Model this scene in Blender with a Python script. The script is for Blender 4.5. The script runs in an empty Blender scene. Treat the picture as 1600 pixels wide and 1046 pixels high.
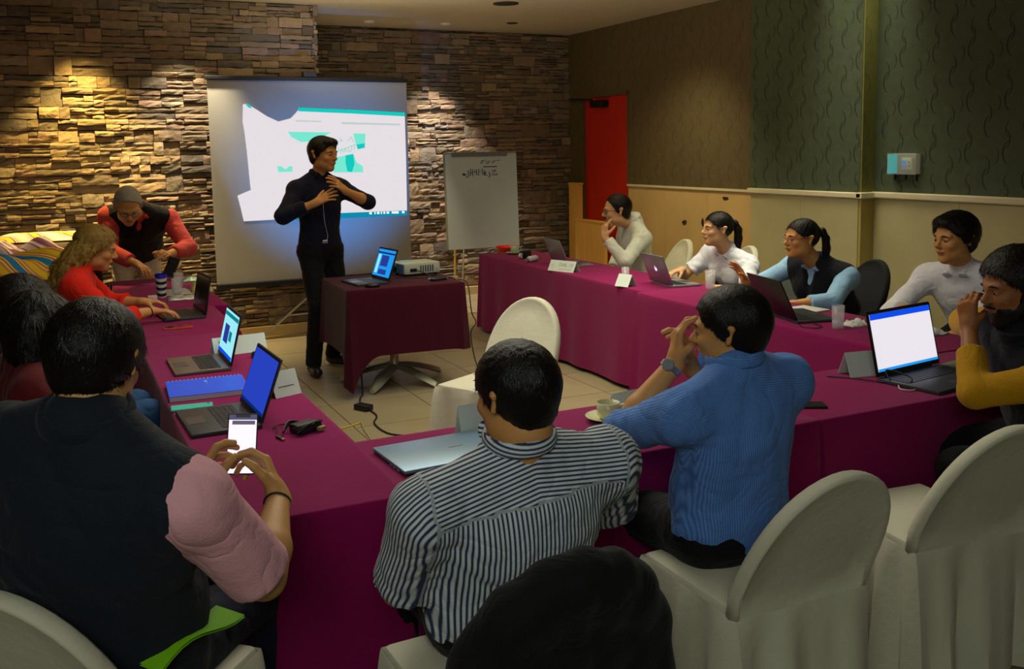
import bpy, bmesh, math, random
import numpy as np
from mathutils import Vector, Matrix
R = math.radians
rnd = random.Random(7)
col = bpy.context.scene.collection
sc = bpy.context.scene

# ------------------------------------------------------------------ camera, world, exposure, room lights
YAW, PITCH, ROLL, FPX = R(25.7), math.atan(167 / 1490.), R(0.95), 1490.
fw = Vector((math.sin(YAW) * math.cos(PITCH), math.cos(YAW) * math.cos(PITCH), -math.sin(PITCH)))
r0 = Vector((math.cos(YAW), -math.sin(YAW), 0)); u0 = r0.cross(fw)
cr = r0 * math.cos(ROLL) - u0 * math.sin(ROLL); cu = u0 * math.cos(ROLL) + r0 * math.sin(ROLL)
cam_d = bpy.data.cameras.new('camera'); cam = bpy.data.objects.new('camera', cam_d); col.objects.link(cam)
M = Matrix((cr, cu, -fw)).transposed().to_4x4(); M.translation = Vector((0, 0, 1.70)); cam.matrix_world = M
cam_d.sensor_width = 36; cam_d.lens = 36 * FPX / 1600; cam_d.shift_y = -(523 - 400) / 1600
cam_d.clip_start = .05; sc.camera = cam
sc.view_settings.view_transform = 'Standard'; sc.view_settings.look = 'None'
sc.view_settings.gamma = 1; sc.view_settings.exposure = 0.0; sc.view_settings.use_curve_mapping = False
w = bpy.data.worlds.new('world'); sc.world = w; w.use_nodes = True
w.node_tree.nodes['Background'].inputs[0].default_value = (.5, .6, .7, 1)
w.node_tree.nodes['Background'].inputs[1].default_value = 0.02

def lamp(kind, name, loc, energy, color, target=None, **kw):
    d = bpy.data.lights.new(name, kind); d.energy = energy; d.color = color
    for k, v in kw.items(): setattr(d, k, v)
    o = bpy.data.objects.new(name, d); col.objects.link(o); o.location = loc
    if target is not None:
        o.rotation_euler = (Vector(target) - Vector(loc)).to_track_quat('-Z', 'Y').to_euler()
    return o
# dim house level from unseen area lights over the seating, behind and above the camera
lamp('AREA', 'ceiling_wash_light', (1.7, 4.3, 2.95), 46, (1, .96, .80), (1.7, 3.9, 0), shape='RECTANGLE', size=2.4, size_y=1.6, spread=R(150))
lamp('AREA', 'rear_wash_light', (-.6, -.6, 2.7), 23, (.93, 1, .90), (1.4, 3.2, .6), shape='RECTANGLE', size=1.6, size_y=1.2, spread=R(140))
lamp('AREA', 'ceiling_fill_light', (2.2, 6.6, 2.55), 48, (1, .86, .58), (2.6, 6.9, 4), shape='RECTANGLE', size=3.0, size_y=2.2, spread=R(170))  # unseen up-facing fill, added to brighten the ceiling
lamp('AREA', 'right_row_fill_light', (4.85, 5.6, 2.98), 36, (1, .93, .68), (5.0, 5.6, 0), shape='RECTANGLE', size=.7, size_y=4.5, spread=R(84))  # unseen fill, added to brighten the marble and the right row
# the projector's own beam spilling blue round the picture
lamp('SPOT', 'projector_beam_light', (2.27, 6.93, .84), 240, (.03, .30, 1), (2.32, 8.72, 1.50), spot_size=R(62), spot_blend=1.0, shadow_soft_size=.01)
# recessed spots near the stone wall: x, y, energy, colour
SPOTS = [(.30, 8.50, 470, (1, .70, .20)), (1.10, 8.52, 265, (1, .84, .58)), (3.12, 9.84, 210, (1, .88, .74)), (3.95, 9.76, 300, (1, .88, .74))]
for i, (x, y, e, c) in enumerate(SPOTS):
    yw = 8.9 if x < 2.3 else 10.25
    lamp('SPOT', 'wall_spot_light', (x, y, 3.0), e, c, (x, yw - .10, .6), spot_size=R(70), spot_blend=.8, shadow_soft_size=.03)
lamp('SPOT', 'floor_spot_light', (3.45, 8.9, 3.0), 160, (1, .80, .42), (3.45, 9.0, 0), spot_size=R(34), spot_blend=.9, shadow_soft_size=.03)
lamp('SPOT', 'side_spot_light', (4.7, 7.4, 3.0), 120, (1, .86, .50), (5.5, 7.9, .7), spot_size=R(95), spot_blend=.9, shadow_soft_size=.2)  # unseen spot, raised to brighten the marble and wood by the door

# ------------------------------------------------------------------ materials
MATS = {}
def mat(name, color, rough=.6, metal=0., var=.08, scale=30., bump=0., bscale=None, emit=None, es=1., spec=.5, stretch=None, sheen=0., trans=0., alpha=1., ior=1.45, attr=None, coat=0.):
    if name in MATS: return MATS[name]
    m = bpy.data.materials.new(name); m.use_nodes = True; MATS[name] = m
    nt = m.node_tree; b = nt.nodes['Principled BSDF']; L = nt.links.new; N = nt.nodes.new
    b.inputs['Roughness'].default_value = rough; b.inputs['Metallic'].default_value = metal
    b.inputs['Specular IOR Level'].default_value = spec; b.inputs['IOR'].default_value = ior
    b.inputs['Transmission Weight'].default_value = trans; b.inputs['Alpha'].default_value = alpha
    b.inputs['Sheen Weight'].default_value = sheen; b.inputs['Coat Weight'].default_value = coat
    tc = N('ShaderNodeTexCoord'); mp = N('ShaderNodeMapping'); L(tc.outputs['Object'], mp.inputs[0])
    if stretch: mp.inputs['Scale'].default_value = stretch
    n = N('ShaderNodeTexNoise'); n.inputs['Scale'].default_value = scale; n.inputs['Detail'].default_value = 4
    L(mp.outputs[0], n.inputs['Vector'])
    mr = N('ShaderNodeMapRange'); mr.inputs['To Min'].default_value = 1 - var; mr.inputs['To Max'].default_value = 1 + var
    L(n.outputs[0], mr.inputs[0])
    mx = N('ShaderNodeVectorMath'); mx.operation = 'SCALE'; L(mr.outputs[0], mx.inputs['Scale'])
    if attr:
        a = N('ShaderNodeAttribute'); a.attribute_name = attr; L(a.outputs['Color'], mx.inputs[0])
    else: mx.inputs[0].default_value = color[:3]
    L(mx.outputs[0], b.inputs['Base Color'])
    if bump:
        n2 = N('ShaderNodeTexNoise'); n2.inputs['Scale'].default_value = bscale or scale * 4; n2.inputs['Detail'].default_value = 5
        L(mp.outputs[0], n2.inputs['Vector'])
        bp = N('ShaderNodeBump'); bp.inputs['Strength'].default_value = min(1, bump); bp.inputs['Distance'].default_value = .01
        L(n2.outputs[0], bp.inputs['Height']); L(bp.outputs[0], b.inputs['Normal'])
    if emit:
        b.inputs['Emission Color'].default_value = (*emit, 1); b.inputs['Emission Strength'].default_value = es
    return m

def c8(r, g, b):   # sRGB 0-255 to linear
    f = lambda v: (v / 255 / 12.92) if v / 255 <= .04045 else ((v / 255 + .055) / 1.055) ** 2.4
    return (f(r), f(g), f(b))

# ------------------------------------------------------------------ mesh helpers
class MB:
    def __init__(s): s.v = []; s.f = []
    def add(s, vs, fs, mtx=None):
        o = len(s.v)
        s.v += [tuple(mtx @ Vector(v)) if mtx else tuple(v) for v in vs]
        s.f += [tuple(i + o for i in f) for f in fs]; return s
    def box(s, x0, x1, y0, y1, z0, z1, b=0., mtx=None):
        if b <= 0:
            vs = [(x, y, z) for z in (z0, z1) for y in (y0, y1) for x in (x0, x1)]
            return s.add(vs, [(0, 2, 3, 1), (4, 5, 7, 6), (0, 1, 5, 4), (2, 6, 7, 3), (0, 4, 6, 2), (1, 3, 7, 5)], mtx)
        bm = bmesh.new(); bmesh.ops.create_cube(bm, size=1)
        for v in bm.verts: v.co = Vector(((x0 + x1) / 2 + v.co.x * (x1 - x0), (y0 + y1) / 2 + v.co.y * (y1 - y0), (z0 + z1) / 2 + v.co.z * (z1 - z0)))
        bmesh.ops.bevel(bm, geom=bm.edges[:], offset=min(b, .49 * min(x1 - x0, y1 - y0, z1 - z0)), segments=2, affect='EDGES', profile=.5)
        bm.verts.index_update(); vs = [v.co.copy() for v in bm.verts]; fs = [[v.index for v in f.verts] for f in bm.faces]; bm.free()
        return s.add(vs, fs, mtx)
    def tube(s, pts, r, n=8, caps=True, mtx=None):
        pts = [Vector(p) for p in pts]; rs = r if isinstance(r, (list, tuple)) else [r] * len(pts)
        vs = []; fs = []; up = None
        for i, p in enumerate(pts):
            t = (pts[min(i + 1, len(pts) - 1)] - pts[max(i - 1, 0)]).normalized()
            if up is None: up = t.orthogonal().normalized()
            up = (up - t * up.dot(t)).normalized() if (up - t * up.dot(t)).length > 1e-5 else t.orthogonal().normalized()
            sd = t.cross(up)
            for k in range(n):
                a = 2 * math.pi * k / n; vs.append(p + (up * math.cos(a) + sd * math.sin(a)) * rs[i])
        for i in range(len(pts) - 1):
            for k in range(n): fs.append((i * n + k, i * n + (k + 1) % n, (i + 1) * n + (k + 1) % n, (i + 1) * n + k))
        if caps: fs += [tuple(range(n - 1, -1, -1)), tuple((len(pts) - 1) * n + k for k in range(n))]
        return s.add(vs, fs, mtx)
    def lathe(s, prof, n=24, mtx=None):
        vs = [(r * math.cos(2 * math.pi * k / n), r * math.sin(2 * math.pi * k / n), z) for r, z in prof for k in range(n)]
        fs = [(i * n + k, i * n + (k + 1) % n, (i + 1) * n + (k + 1) % n, (i + 1) * n + k) for i in range(len(prof) - 1) for k in range(n)]
        if prof[0][0] > 0: fs.append(tuple(range(n - 1, -1, -1)))
        if prof[-1][0] > 0: fs.append(tuple((len(prof) - 1) * n + k for k in range(n)))
        return s.add(vs, fs, mtx)
    def prism(s, out, z0, z1, mtx=None):   # outline in xy, extruded in z
        n = len(out); vs = [(x, y, z0) for x, y in out] + [(x, y, z1) for x, y in out]
        fs = [tuple(range(n - 1, -1, -1)), tuple(range(n, 2 * n))] + [(i, (i + 1) % n, n + (i + 1) % n, n + i) for i in range(n)]
        return s.add(vs, fs, mtx)
    def sphere(s, c, r, n=12, mtx=None):
        rr = r if isinstance(r, (tuple, list)) else (r, r, r); m = n // 2
        vs = []; fs = []
        for i in range(1, m):
            for k in range(n):
                t = math.pi * i / m; a = 2 * math.pi * k / n
                vs.append((c[0] + rr[0] * math.sin(t) * math.cos(a), c[1] + rr[1] * math.sin(t) * math.sin(a), c[2] + rr[2] * math.cos(t)))
        vs += [(c[0], c[1], c[2] + rr[2]), (c[0], c[1], c[2] - rr[2])]; T = len(vs) - 2
        for i in range(m - 2):
            for k in range(n): fs.append((i * n + k, (i + 1) * n + k, (i + 1) * n + (k + 1) % n, i * n + (k + 1) % n))
        for k in range(n): fs += [(T, k, (k + 1) % n), (T + 1, (m - 2) * n + (k + 1) % n, (m - 2) * n + k)]
        return s.add(vs, fs, mtx)
    def build(s, name, m, parent=None, smooth=False, **props):
        me = bpy.data.meshes.new(name); me.from_pydata([tuple(v) for v in s.v], [], s.f); me.materials.append(m)
        return link(name, me, parent, smooth, **props)

def link(name, me, parent=None, smooth=False, **props):
    if smooth:
        me.polygons.foreach_set('use_smooth', [True] * len(me.polygons))
        if smooth != 'full':
            try: me.set_sharp_from_angle(angle=R(40))
            except Exception: pass
    o = bpy.data.objects.new(name, me); col.objects.link(o)
    if parent: o.parent = parent
    for k, v in props.items(): o[k] = v
    return o
def tag(o, label, cat, group=None, kind=None):
    o['label'] = label; o['category'] = cat
    if group: o['group'] = group
    if kind: o['kind'] = kind
    return o
def thing(name, label, cat, loc=(0, 0, 0), rz=0., group=None):
    o = bpy.data.objects.new(name, None); o.empty_display_size = .1; col.objects.link(o)
    o.location = loc; o.rotation_euler = (0, 0, rz); return tag(o, label, cat, group)
def T(x=0, y=0, z=0, rx=0, ry=0, rz=0):
    return Matrix.Translation((x, y, z)) @ Matrix.Rotation(rz, 4, 'Z') @ Matrix.Rotation(ry, 4, 'Y') @ Matrix.Rotation(rx, 4, 'X')
def smooth_path(pts, n=6):
    pts = [Vector(p) for p in pts]; out = []
    P = [pts[0]] + pts + [pts[-1]]
    for i in range(1, len(P) - 2):
        for k in range(n):
            t = k / n; a, b, c, d = P[i - 1], P[i], P[i + 1], P[i + 2]
            out.append(.5 * ((2 * b) + (c - a) * t + (2 * a - 5 * b + 4 * c - d) * t * t + (3 * b - a - 3 * c + d) * t ** 3))
    out.append(pts[-1]); return out
# ------------------------------------------------------------------ the room
HC = 3.06
def slab(name, x0, x1, y0, y1, z0, z1, m, parent=None, kind='structure'):
    o = MB().box(x0, x1, y0, y1, z0, z1).build(name, m, parent)
    if kind and parent is None: o['kind'] = kind
    return o
M_floor = mat('floor_tile', c8(150, 138, 108), .28, var=.25, scale=2.5, bump=.05, bscale=8)
M_grout = mat('grout', c8(104, 94, 72), .9)
M_ceil = mat('ceiling_paint', c8(205, 195, 172), .9, var=.03, scale=3)
floor = slab('floor', -3.2, 6.0, -2.2, 10.4, -.10, -.012, M_grout)
nx = 0
for i in range(16):
    for j in range(21):
        x = -3.2 + i * .6; y = -2.2 + j * .6
        if x > 5.9: continue
        a = MB().box(.003, .597, .003, .597, -.012, 0.0) if nx == 0 else None
        if a: tile_me = a.build('tile', M_floor, floor).data; bpy.data.objects['tile'].location = (x, y, 0); nx = 1
        else:
            o = bpy.data.objects.new('tile', tile_me); col.objects.link(o); o.parent = floor; o.location = (x, y, 0)
        nx += 1
    if nx > 330: break
ceiling = slab('ceiling', -3.2, 6.0, -2.2, 10.6, HC, HC + .1, M_ceil)

# side and rear walls outside the view close the room
M_paint = mat('wall_paint', c8(70, 66, 52), .9, var=.05, scale=4)
slab('wall_left', -3.3, -3.2, -2.2, 10.4, 0, HC, M_paint)
slab('wall_rear', -3.2, 6.0, -2.3, -2.2, 0, HC, M_paint)

# wallpaper with embossed swirls
def wallpaper(name, base, arc, axis=1):
    m = bpy.data.materials.new(name); m.use_nodes = True; nt = m.node_tree; L = nt.links.new; N = nt.nodes.new
    b = nt.nodes['Principled BSDF']; b.inputs['Roughness'].default_value = .75
    tc = N('ShaderNodeTexCoord'); sp = N('ShaderNodeSeparateXYZ'); L(tc.outputs['Object'], sp.inputs[0])
    def mth(op, a, bb=None, c=None):
        n = N('ShaderNodeMath'); n.operation = op
        for i, v in enumerate((a, bb, c)):
            if v is None: continue
            if isinstance(v, (int, float)): n.inputs[i].default_value = v
            else: L(v, n.inputs[i])
        return n.outputs[0]
    U, V = sp.outputs[axis], sp.outputs[2]
    mask = None
    for (du, dv, cw, ch, r, side) in [(0, 0, .30, .36, .066, 1), (.075, .09, .30, .36, .058, -1), (.15, .18, .30, .36, .066, 1), (.225, .27, .30, .36, .058, -1), (.15, 0.02, .30, .36, .05, -1), (0, .2, .30, .36, .05, 1)]:
        u = mth('DIVIDE', mth('ADD', U, du), cw); v = mth('DIVIDE', mth('ADD', V, dv), ch)
        iu = mth('FLOOR', u); iv = mth('FLOOR', v)
        u = mth('MULTIPLY', mth('SUBTRACT', mth('FRACT', u), .5), cw); v = mth('MULTIPLY', mth('SUBTRACT', mth('FRACT', v), .5), ch)
        d = mth('SQRT', mth('ADD', mth('MULTIPLY', u, u), mth('MULTIPLY', mth('MULTIPLY', v, v), .6)))
        w_ = mth('MULTIPLY', mth('MAXIMUM', mth('MULTIPLY', u, side), 0), .13)      # thickness swells at the side
        ring = mth('LESS_THAN', mth('ABSOLUTE', mth('SUBTRACT', d, r)), mth('ADD', w_, -.0022))
        mask = ring if mask is None else mth('MAXIMUM', mask, ring)
    n = N('ShaderNodeTexNoise'); n.inputs['Scale'].default_value = 14; n.inputs['Detail'].default_value = 6; L(tc.outputs['Object'], n.inputs['Vector'])
    mx = N('ShaderNodeMix'); mx.data_type = 'RGBA'; mx.inputs[6].default_value = (*base, 1); mx.inputs[7].default_value = (*arc, 1)
    L(mth('MULTIPLY', mask, .85), mx.inputs[0])
    mr = N('ShaderNodeMapRange'); mr.inputs[3].default_value = .75; mr.inputs[4].default_value = 1.25; L(n.outputs[0], mr.inputs[0])
    sc_ = N('ShaderNodeVectorMath'); sc_.operation = 'SCALE'; L(mx.outputs[2], sc_.inputs[0]); L(mr.outputs[0], sc_.inputs['Scale'])
    L(sc_.outputs[0], b.inputs['Base Color'])
    bp = N('ShaderNodeBump'); bp.inputs['Strength'].default_value = .4; bp.inputs['Distance'].default_value = .004
    L(mth('ADD', mask, mth('MULTIPLY', n.outputs[0], .3)), bp.inputs['Height']); L(bp.outputs[0], b.inputs['Normal'])
    return m
M_wp_far = wallpaper('wallpaper_brown', c8(96, 82, 50), c8(72, 62, 36))
M_wp_near = wallpaper('wallpaper_green', c8(74, 86, 62), c8(24, 34, 22))
M_wp_side = wallpaper('wallpaper_pier_side_lit', c8(112, 112, 50), c8(90, 92, 40), axis=0)  # yellower than the pier front: light on this face put into its colour
M_mar = mat('marble_panel', c8(214, 180, 118), .35, var=.22, scale=3.5, bump=.03, stretch=(1, 1, .6))
M_mar2 = mat('marble_panel_near', c8(188, 178, 132), .35, var=.22, scale=2.8, bump=.03)
M_rail = mat('rail_marble', c8(226, 214, 176), .3, var=.1, scale=8)
M_brown = mat('dark_knot', c8(60, 42, 20), .5)
XA, XB, XC = 5.78, 5.70, 5.84
ZR = 1.27
DY0, DY1, DZ = 9.0, 10.02, 2.30      # door opening
wr = MB(); wr.box(XA, 5.95, 6.85, DY0, ZR, HC); wr.box(XA, 5.95, DY0, DY1, DZ, HC); wr.box(XA, 5.95, DY1, 10.45, 0, HC)
wall_right = wr.build('wall_right', M_wp_far, kind='structure')
wr2 = MB(); wr2.box(XB, 5.95, 5.55, 6.85, ZR, HC)
wr2.build('wall_right_pier', M_wp_near, kind='structure')
MB().box(XB + .004, XC + .01, 5.535, 5.55, ZR, HC).build('trim_1', M_wp_side, kind='structure')
MB().box(XC, 6.0, -2.2, 5.55, ZR, HC).build('wall_right_near', M_wp_near, kind='structure')
# wainscot: base + separate marble panels
wb = MB().box(XA + .03, 5.95, 6.85, DY0, 0, ZR); wb.box(XB + .03, 5.95, 5.55, 6.85, 0, ZR); wb.box(XC + .03, 5.99, -2.2, 5.55, 0, ZR)
wain = wb.build('wall_right_wainscot', M_brown, kind='structure')
def panels(x, ys, m):
    for a, b_ in zip(ys[:-1], ys[1:]):
        MB().box(x, x + .03, a + .0015, b_ - .0015, .10, ZR - .002).build('panel', m, wain)
panels(XA, [6.86, 7.58, 8.30, DY0 + .0], M_mar)
panels(XB, [5.56, 6.20, 6.84], M_mar2)
panels(XC, [-2.1, -1.1, -.1, .9, 1.9, 2.9, 3.9, 4.75, 5.54], M_mar2)
MB().box(XB, XC, 5.53, 5.555, .10, ZR).build('panel', mat('marble_pier_side', c8(178, 158, 84), .4, var=.2, scale=3), wain)  # same lit face lower down, its yellow light put into the marble colour
rl = MB().box(XA - .02, XA + .05, 6.85, DY0, ZR, ZR + .022); rl.box(XB - .03, XB + .05, 5.51, 6.86, ZR, ZR + .045, .008); rl.box(XC - .035, XC + .03, -2.2, 5.54, ZR, ZR + .05, .01)
rl.box(XB - .03, XC + .03, 5.50, 5.56, ZR - .001, ZR + .047, .006)
rl.build('trim_2', M_rail, kind='structure')
bb = MB().box(XA - .012, XA + .03, 6.85, DY0, 0, .1); bb.box(XB - .012, XB + .03, 5.52, 6.85, 0, .1); bb.box(XC - .012, XC + .03, -2.2, 5.55, 0, .1)
bb.build('baseboard_right', M_mar2, kind='structure')
# dark natural marks in the marble
def blotch(y, z, sy, sz, x, ang=0):
    out = []
    for k in range(14):
        a = 2 * math.pi * k / 14; rr = .7 + .5 * rnd.random(); out.append((rr * sy * math.cos(a), rr * sz * math.sin(a)))
    m = Matrix.Translation((x, y, z)) @ Matrix.Rotation(R(-90), 4, 'Y') @ Matrix.Rotation(R(90) + ang, 4, 'Z')
    MB().prism(out, 0, .0015, m).build('knot', M_brown, wain)
blotch(7.95, .93, .045, .03, XA - .0015, .3); blotch(7.3, 1.20, .05, .018, XA - .0015); blotch(5.0, .66, .085, .012, XC - .0015, -.6); blotch(7.65, .95, .02, .045, XA - .0015)
# door 1: red leaf seen at an angle, wood frame posts
door = MB().box(XA + .03, XA + .075, DY0 + .02, DY1 - .04, .02, DZ - .02, .004).build('door_1', mat('red_door', c8(205, 40, 10), .5, var=.12, scale=6), kind='structure')
fr = MB().box(XA - .01, XA + .12, DY1 - .04, DY1 + .03, 0, DZ + .02); fr.box(XA - .004, XA + .12, DY0 - .02, DY0 + .02, ZR, DZ + .02); fr.box(XA - .004, XA + .12, DY0, DY1, DZ - .02, DZ + .03)
fr.build('door_frame', mat('frame_olive', c8(96, 80, 44), .6), door)
hd = MB().tube([(XA - .05, DY0 + .1, 1.05), (XA - .05, DY0 + .22, 1.05)], .01); hd.tube([(XA - .05, DY0 + .1, 1.05), (XA + .03, DY0 + .1, 1.05)], .012)
hd.build('door_handle', mat('brushed_steel', (.5, .5, .48), .3, 1), door, smooth=True)
cl = MB().box(XA - .07, XA + .03, 9.45, 9.72, 2.16, 2.24, .008); cl.tube([(XA - .04, 9.7, 2.25), (XA - .20, 9.95, 2.27), (XA - .03, 10.2, 2.27)], .012)
cl.build('door_closer', mat('black_metal', (.02, .02, .02), .4, .5), door)
# wooden panel pieces by the door
wood = mat('pale_wood', c8(236, 182, 92), .5, var=.2, scale=4, stretch=(4, 4, .5), bump=.1)
fp = thing('wood_post', 'tall pale wooden post panel at the room corner beside the red door', 'post', (5.70, 10.05, 0))
MB().box(-.03, .04, -.11, .11, 0, 1.26, .004).build('post', wood, fp); MB().box(-.035, .045, -.12, .12, 1.26, 1.285, .004).build('cap', wood, fp)
fp = thing('wood_screen', 'low pale wooden screen panel standing before the red door', 'panel', (5.50, 9.35, 0))
MB().box(-.02, .02, -.33, .33, .04, .86, .004).build('panel_board', wood, fp); MB().box(-.027, .027, -.34, .34, .86, .885, .004).build('cap', wood, fp)
for s in (-.3, .3): MB().box(-.06, .06, s - .03, s + .03, 0, .04, .004).build('foot', wood, fp)

# ------------------------------------------------------------------ stacked stone walls
M_stone = mat('ledge_stone', (1, 1, 1), .85, var=.28, scale=14, bump=.7, bscale=38, attr='tint')
M_mortar = mat('stone_gap', c8(16, 13, 10), .95)
def stones(x0, x1, z0, z1, seed):
    r = random.Random(seed); out = []
    z = z0; row = 0
    while z < z1 - .01:
        bh = min(r.choice([.10, .12, .14, .16]), z1 - z)
        x = x0 - r.random() * .3
        while x < x1:
            bw = r.uniform(.13, .40)
            k = r.choice([1, 2, 2, 2, 3, 3, 3, 4] if bh > .11 else [1, 2, 2, 3]); cuts = sorted([0, 1] + [(i + r.uniform(-.18, .18)) / k for i in range(1, k)])
            for a, b_ in zip(cuts[:-1], cuts[1:]):
                xs = [x]; 
                if r.random() < .45: xs.append(x + bw * r.uniform(.3, .7))
                xs.append(x + bw)
                for p, q in zip(xs[:-1], xs[1:]):
                    p_, q_ = max(p, x0), min(q, x1)
                    if q_ - p_ > .02: out.append((p_, q_, z + a * bh, z + b_ * bh))
            x += bw
        z += bh
    return out
def stone_geo(s, r, flip=1.):
    x0, x1, z0, z1 = s; g = .003
    x0 += g * .5; x1 -= g * .5; z0 += g; z1 -= g
    nxs = max(2, min(6, int((x1 - x0) / .06) + 1)); nz = 2 if z1 - z0 < .045 else 3
    dep = r.uniform(.006, .045); tilt = r.uniform(-.012, .016)
    vs = []; fs = []
    for j in range(nz + 1):
        for i in range(nxs + 1):
            u = i / nxs; v = j / nz; ed = (j in (0, nz)); ex = (i in (0, nxs))
            y = dep + tilt * (v - .3) + r.uniform(-.005, .005) - (.006 if ed else 0) - (.003 if ex else 0)
            zz = z0 + v * (z1 - z0) + (r.uniform(-.004, .004) if not ex else 0)
            vs.append((x0 + u * (x1 - x0) + (0 if ex else r.uniform(-.008, .008)), -max(y, .003), zz))
    W = nxs + 1
    for j in range(nz):
        for i in range(nxs): a = j * W + i; fs.append((a, a + 1, a + W + 1, a + W))
    ring = [i for i in range(W)] + [j * W + nxs for j in range(1, nz + 1)] + [nz * W + i for i in range(nxs - 1, -1, -1)] + [j * W for j in range(nz - 1, 0, -1)]
    o = len(vs); vs += [(vs[i][0], .01, vs[i][2]) for i in ring]; n = len(ring)
    for k in range(n): fs.append((ring[(k + 1) % n], ring[k], o + k, o + (k + 1) % n))
    return vs, fs
def tint(me, cols):
    ca = me.color_attributes.new('tint', 'FLOAT_COLOR', 'CORNER'); buf = []
    for p, c in zip(me.polygons, cols): buf += [*c, 1.] * p.loop_total
    ca.data.foreach_set('color', buf)
def stone_color(r):
    v = r.uniform(.62, 1.15); h = r.choice([(142, 122, 96), (150, 128, 100), (132, 118, 98), (120, 104, 84), (140, 116, 98), (112, 102, 90)])
    c = c8(*h); return (c[0] * v, c[1] * v, c[2] * v)
def stone_wall(name, x0, x1, yw, seed, n_sep, seen):
    back = MB().box(x0, x1, yw, yw + .12, 0, HC).build(name, M_mortar, kind='structure')
    r = random.Random(seed + 1); ss = stones(x0, x1, .095, HC - .002, seed)
    vis = [s for s in ss if seen(s)]
    vis.sort(key=lambda s: -(s[1] - s[0]) * (s[3] - s[2])); sep = set(vis[:n_sep])
    mb = MB(); cols = []
    for s in ss:
        vs, fs = stone_geo(s, r); c = stone_color(r)
        if s in sep:
            me = bpy.data.meshes.new('stone'); me.from_pydata(vs, [], fs); me.materials.append(M_stone); tint(me, [c] * len(fs))
            o = link('stone', me, back); o.location = (0, yw, 0)
        else: mb.add([(a, b_ + yw, c_) for a, b_, c_ in vs], fs); cols += [c] * len(fs)
    o = mb.build('stone_facing', M_stone, back); tint(o.data, cols); o['kind'] = 'stuff'
    return back
JX = 2.30
stone_wall('wall_back_left', -3.2, JX, 8.97, 11, 300, lambda s: s[0] > -.35 and (s[1] < 1.5 or s[3] < .6 or s[2] > 2.3) and s[2] > .3)
stone_wall('wall_back', JX, 5.78, 10.34, 23, 300, lambda s: s[0] > JX + .3 and not (4.1 < s[0] < 4.9 and s[2] < 1.5) and s[2] > .35)
# return of the projecting wall section
jr = MB().box(JX - .12, JX - .002, 8.97, 10.4, 0, HC).build('wall_return', M_mortar, kind='structure')
r_ = random.Random(5); mb = MB(); cols = []
for s in stones(8.93, 10.33, .095, HC - .002, 31):
    vs, fs = stone_geo(s, r_); mb.add([(JX - b_ * .9, a, c_) for a, b_, c_ in vs], [tuple(reversed(f)) for f in fs]); cols += [stone_color(r_)] * len(fs)
o = mb.build('stone_facing', M_stone, jr); tint(o.data, cols); o['kind'] = 'stuff'
M_base = mat('pale_baseboard', c8(196, 170, 120), .5, var=.1, scale=6)
MB().box(-3.2, JX + .05, 8.915, 8.97, 0, .09, .004).build('baseboard_back', M_base, kind='structure')
MB().box(JX + .05, 5.7, 10.28, 10.34, 0, .09, .004).build('baseboard_back_right', M_base, kind='structure')

# ceiling fittings
M_white = mat('white_enamel', (.75, .73, .68), .4)
for i, (x, y, e, c) in enumerate(SPOTS):
    lb = ['leftmost recessed spotlight above the yellow-lit stone wall', 'recessed spotlight above the stone wall left of the projection screen',
          'small lit recessed ceiling spotlight, left one of the pair', 'small lit recessed ceiling spotlight, right one of the pair'][i]
    t = thing('ceiling_spotlight', lb, 'spotlight', (x, y, HC), group='recessed ceiling spotlights')
    MB().lathe([(.045, -.001), (.060, -.001), (.060, -.010), (.050, -.014), (.045, -.006)], 20).build('trim_ring', M_white, t, True)
    MB().lathe([(0, -.004), (.045, -.004)], 20).build('lamp_face', mat('lamp_glow%d' % (i > 1), (1, 1, 1), emit=(1, .86, .66), es=9), t)
t = thing('ceiling_speaker', 'round dark-rimmed speaker grille set flush in the cream ceiling', 'speaker', (3.95, 8.25, HC))
MB().lathe([(.105, 0), (.12, 0), (.12, -.008), (.105, -.010)], 28).build('rim', mat('dark_rim', (.03, .028, .022), .6), t, True)
MB().lathe([(0, -.003), (.105, -.003)], 28).build('grille', mat('grille_cream', c8(120, 108, 84), .8, bump=.3, bscale=200), t)
t = MB().lathe([(0, -.006), (.06, -.006), (.06, 0)], 20).build('ceiling_spotlight', mat('dark_rim', 0), smooth=True)
tag(t, 'small unlit dark recessed ceiling fitting near the dark corner', 'spotlight'); t.location = (4.62, 9.5, HC)
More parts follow.
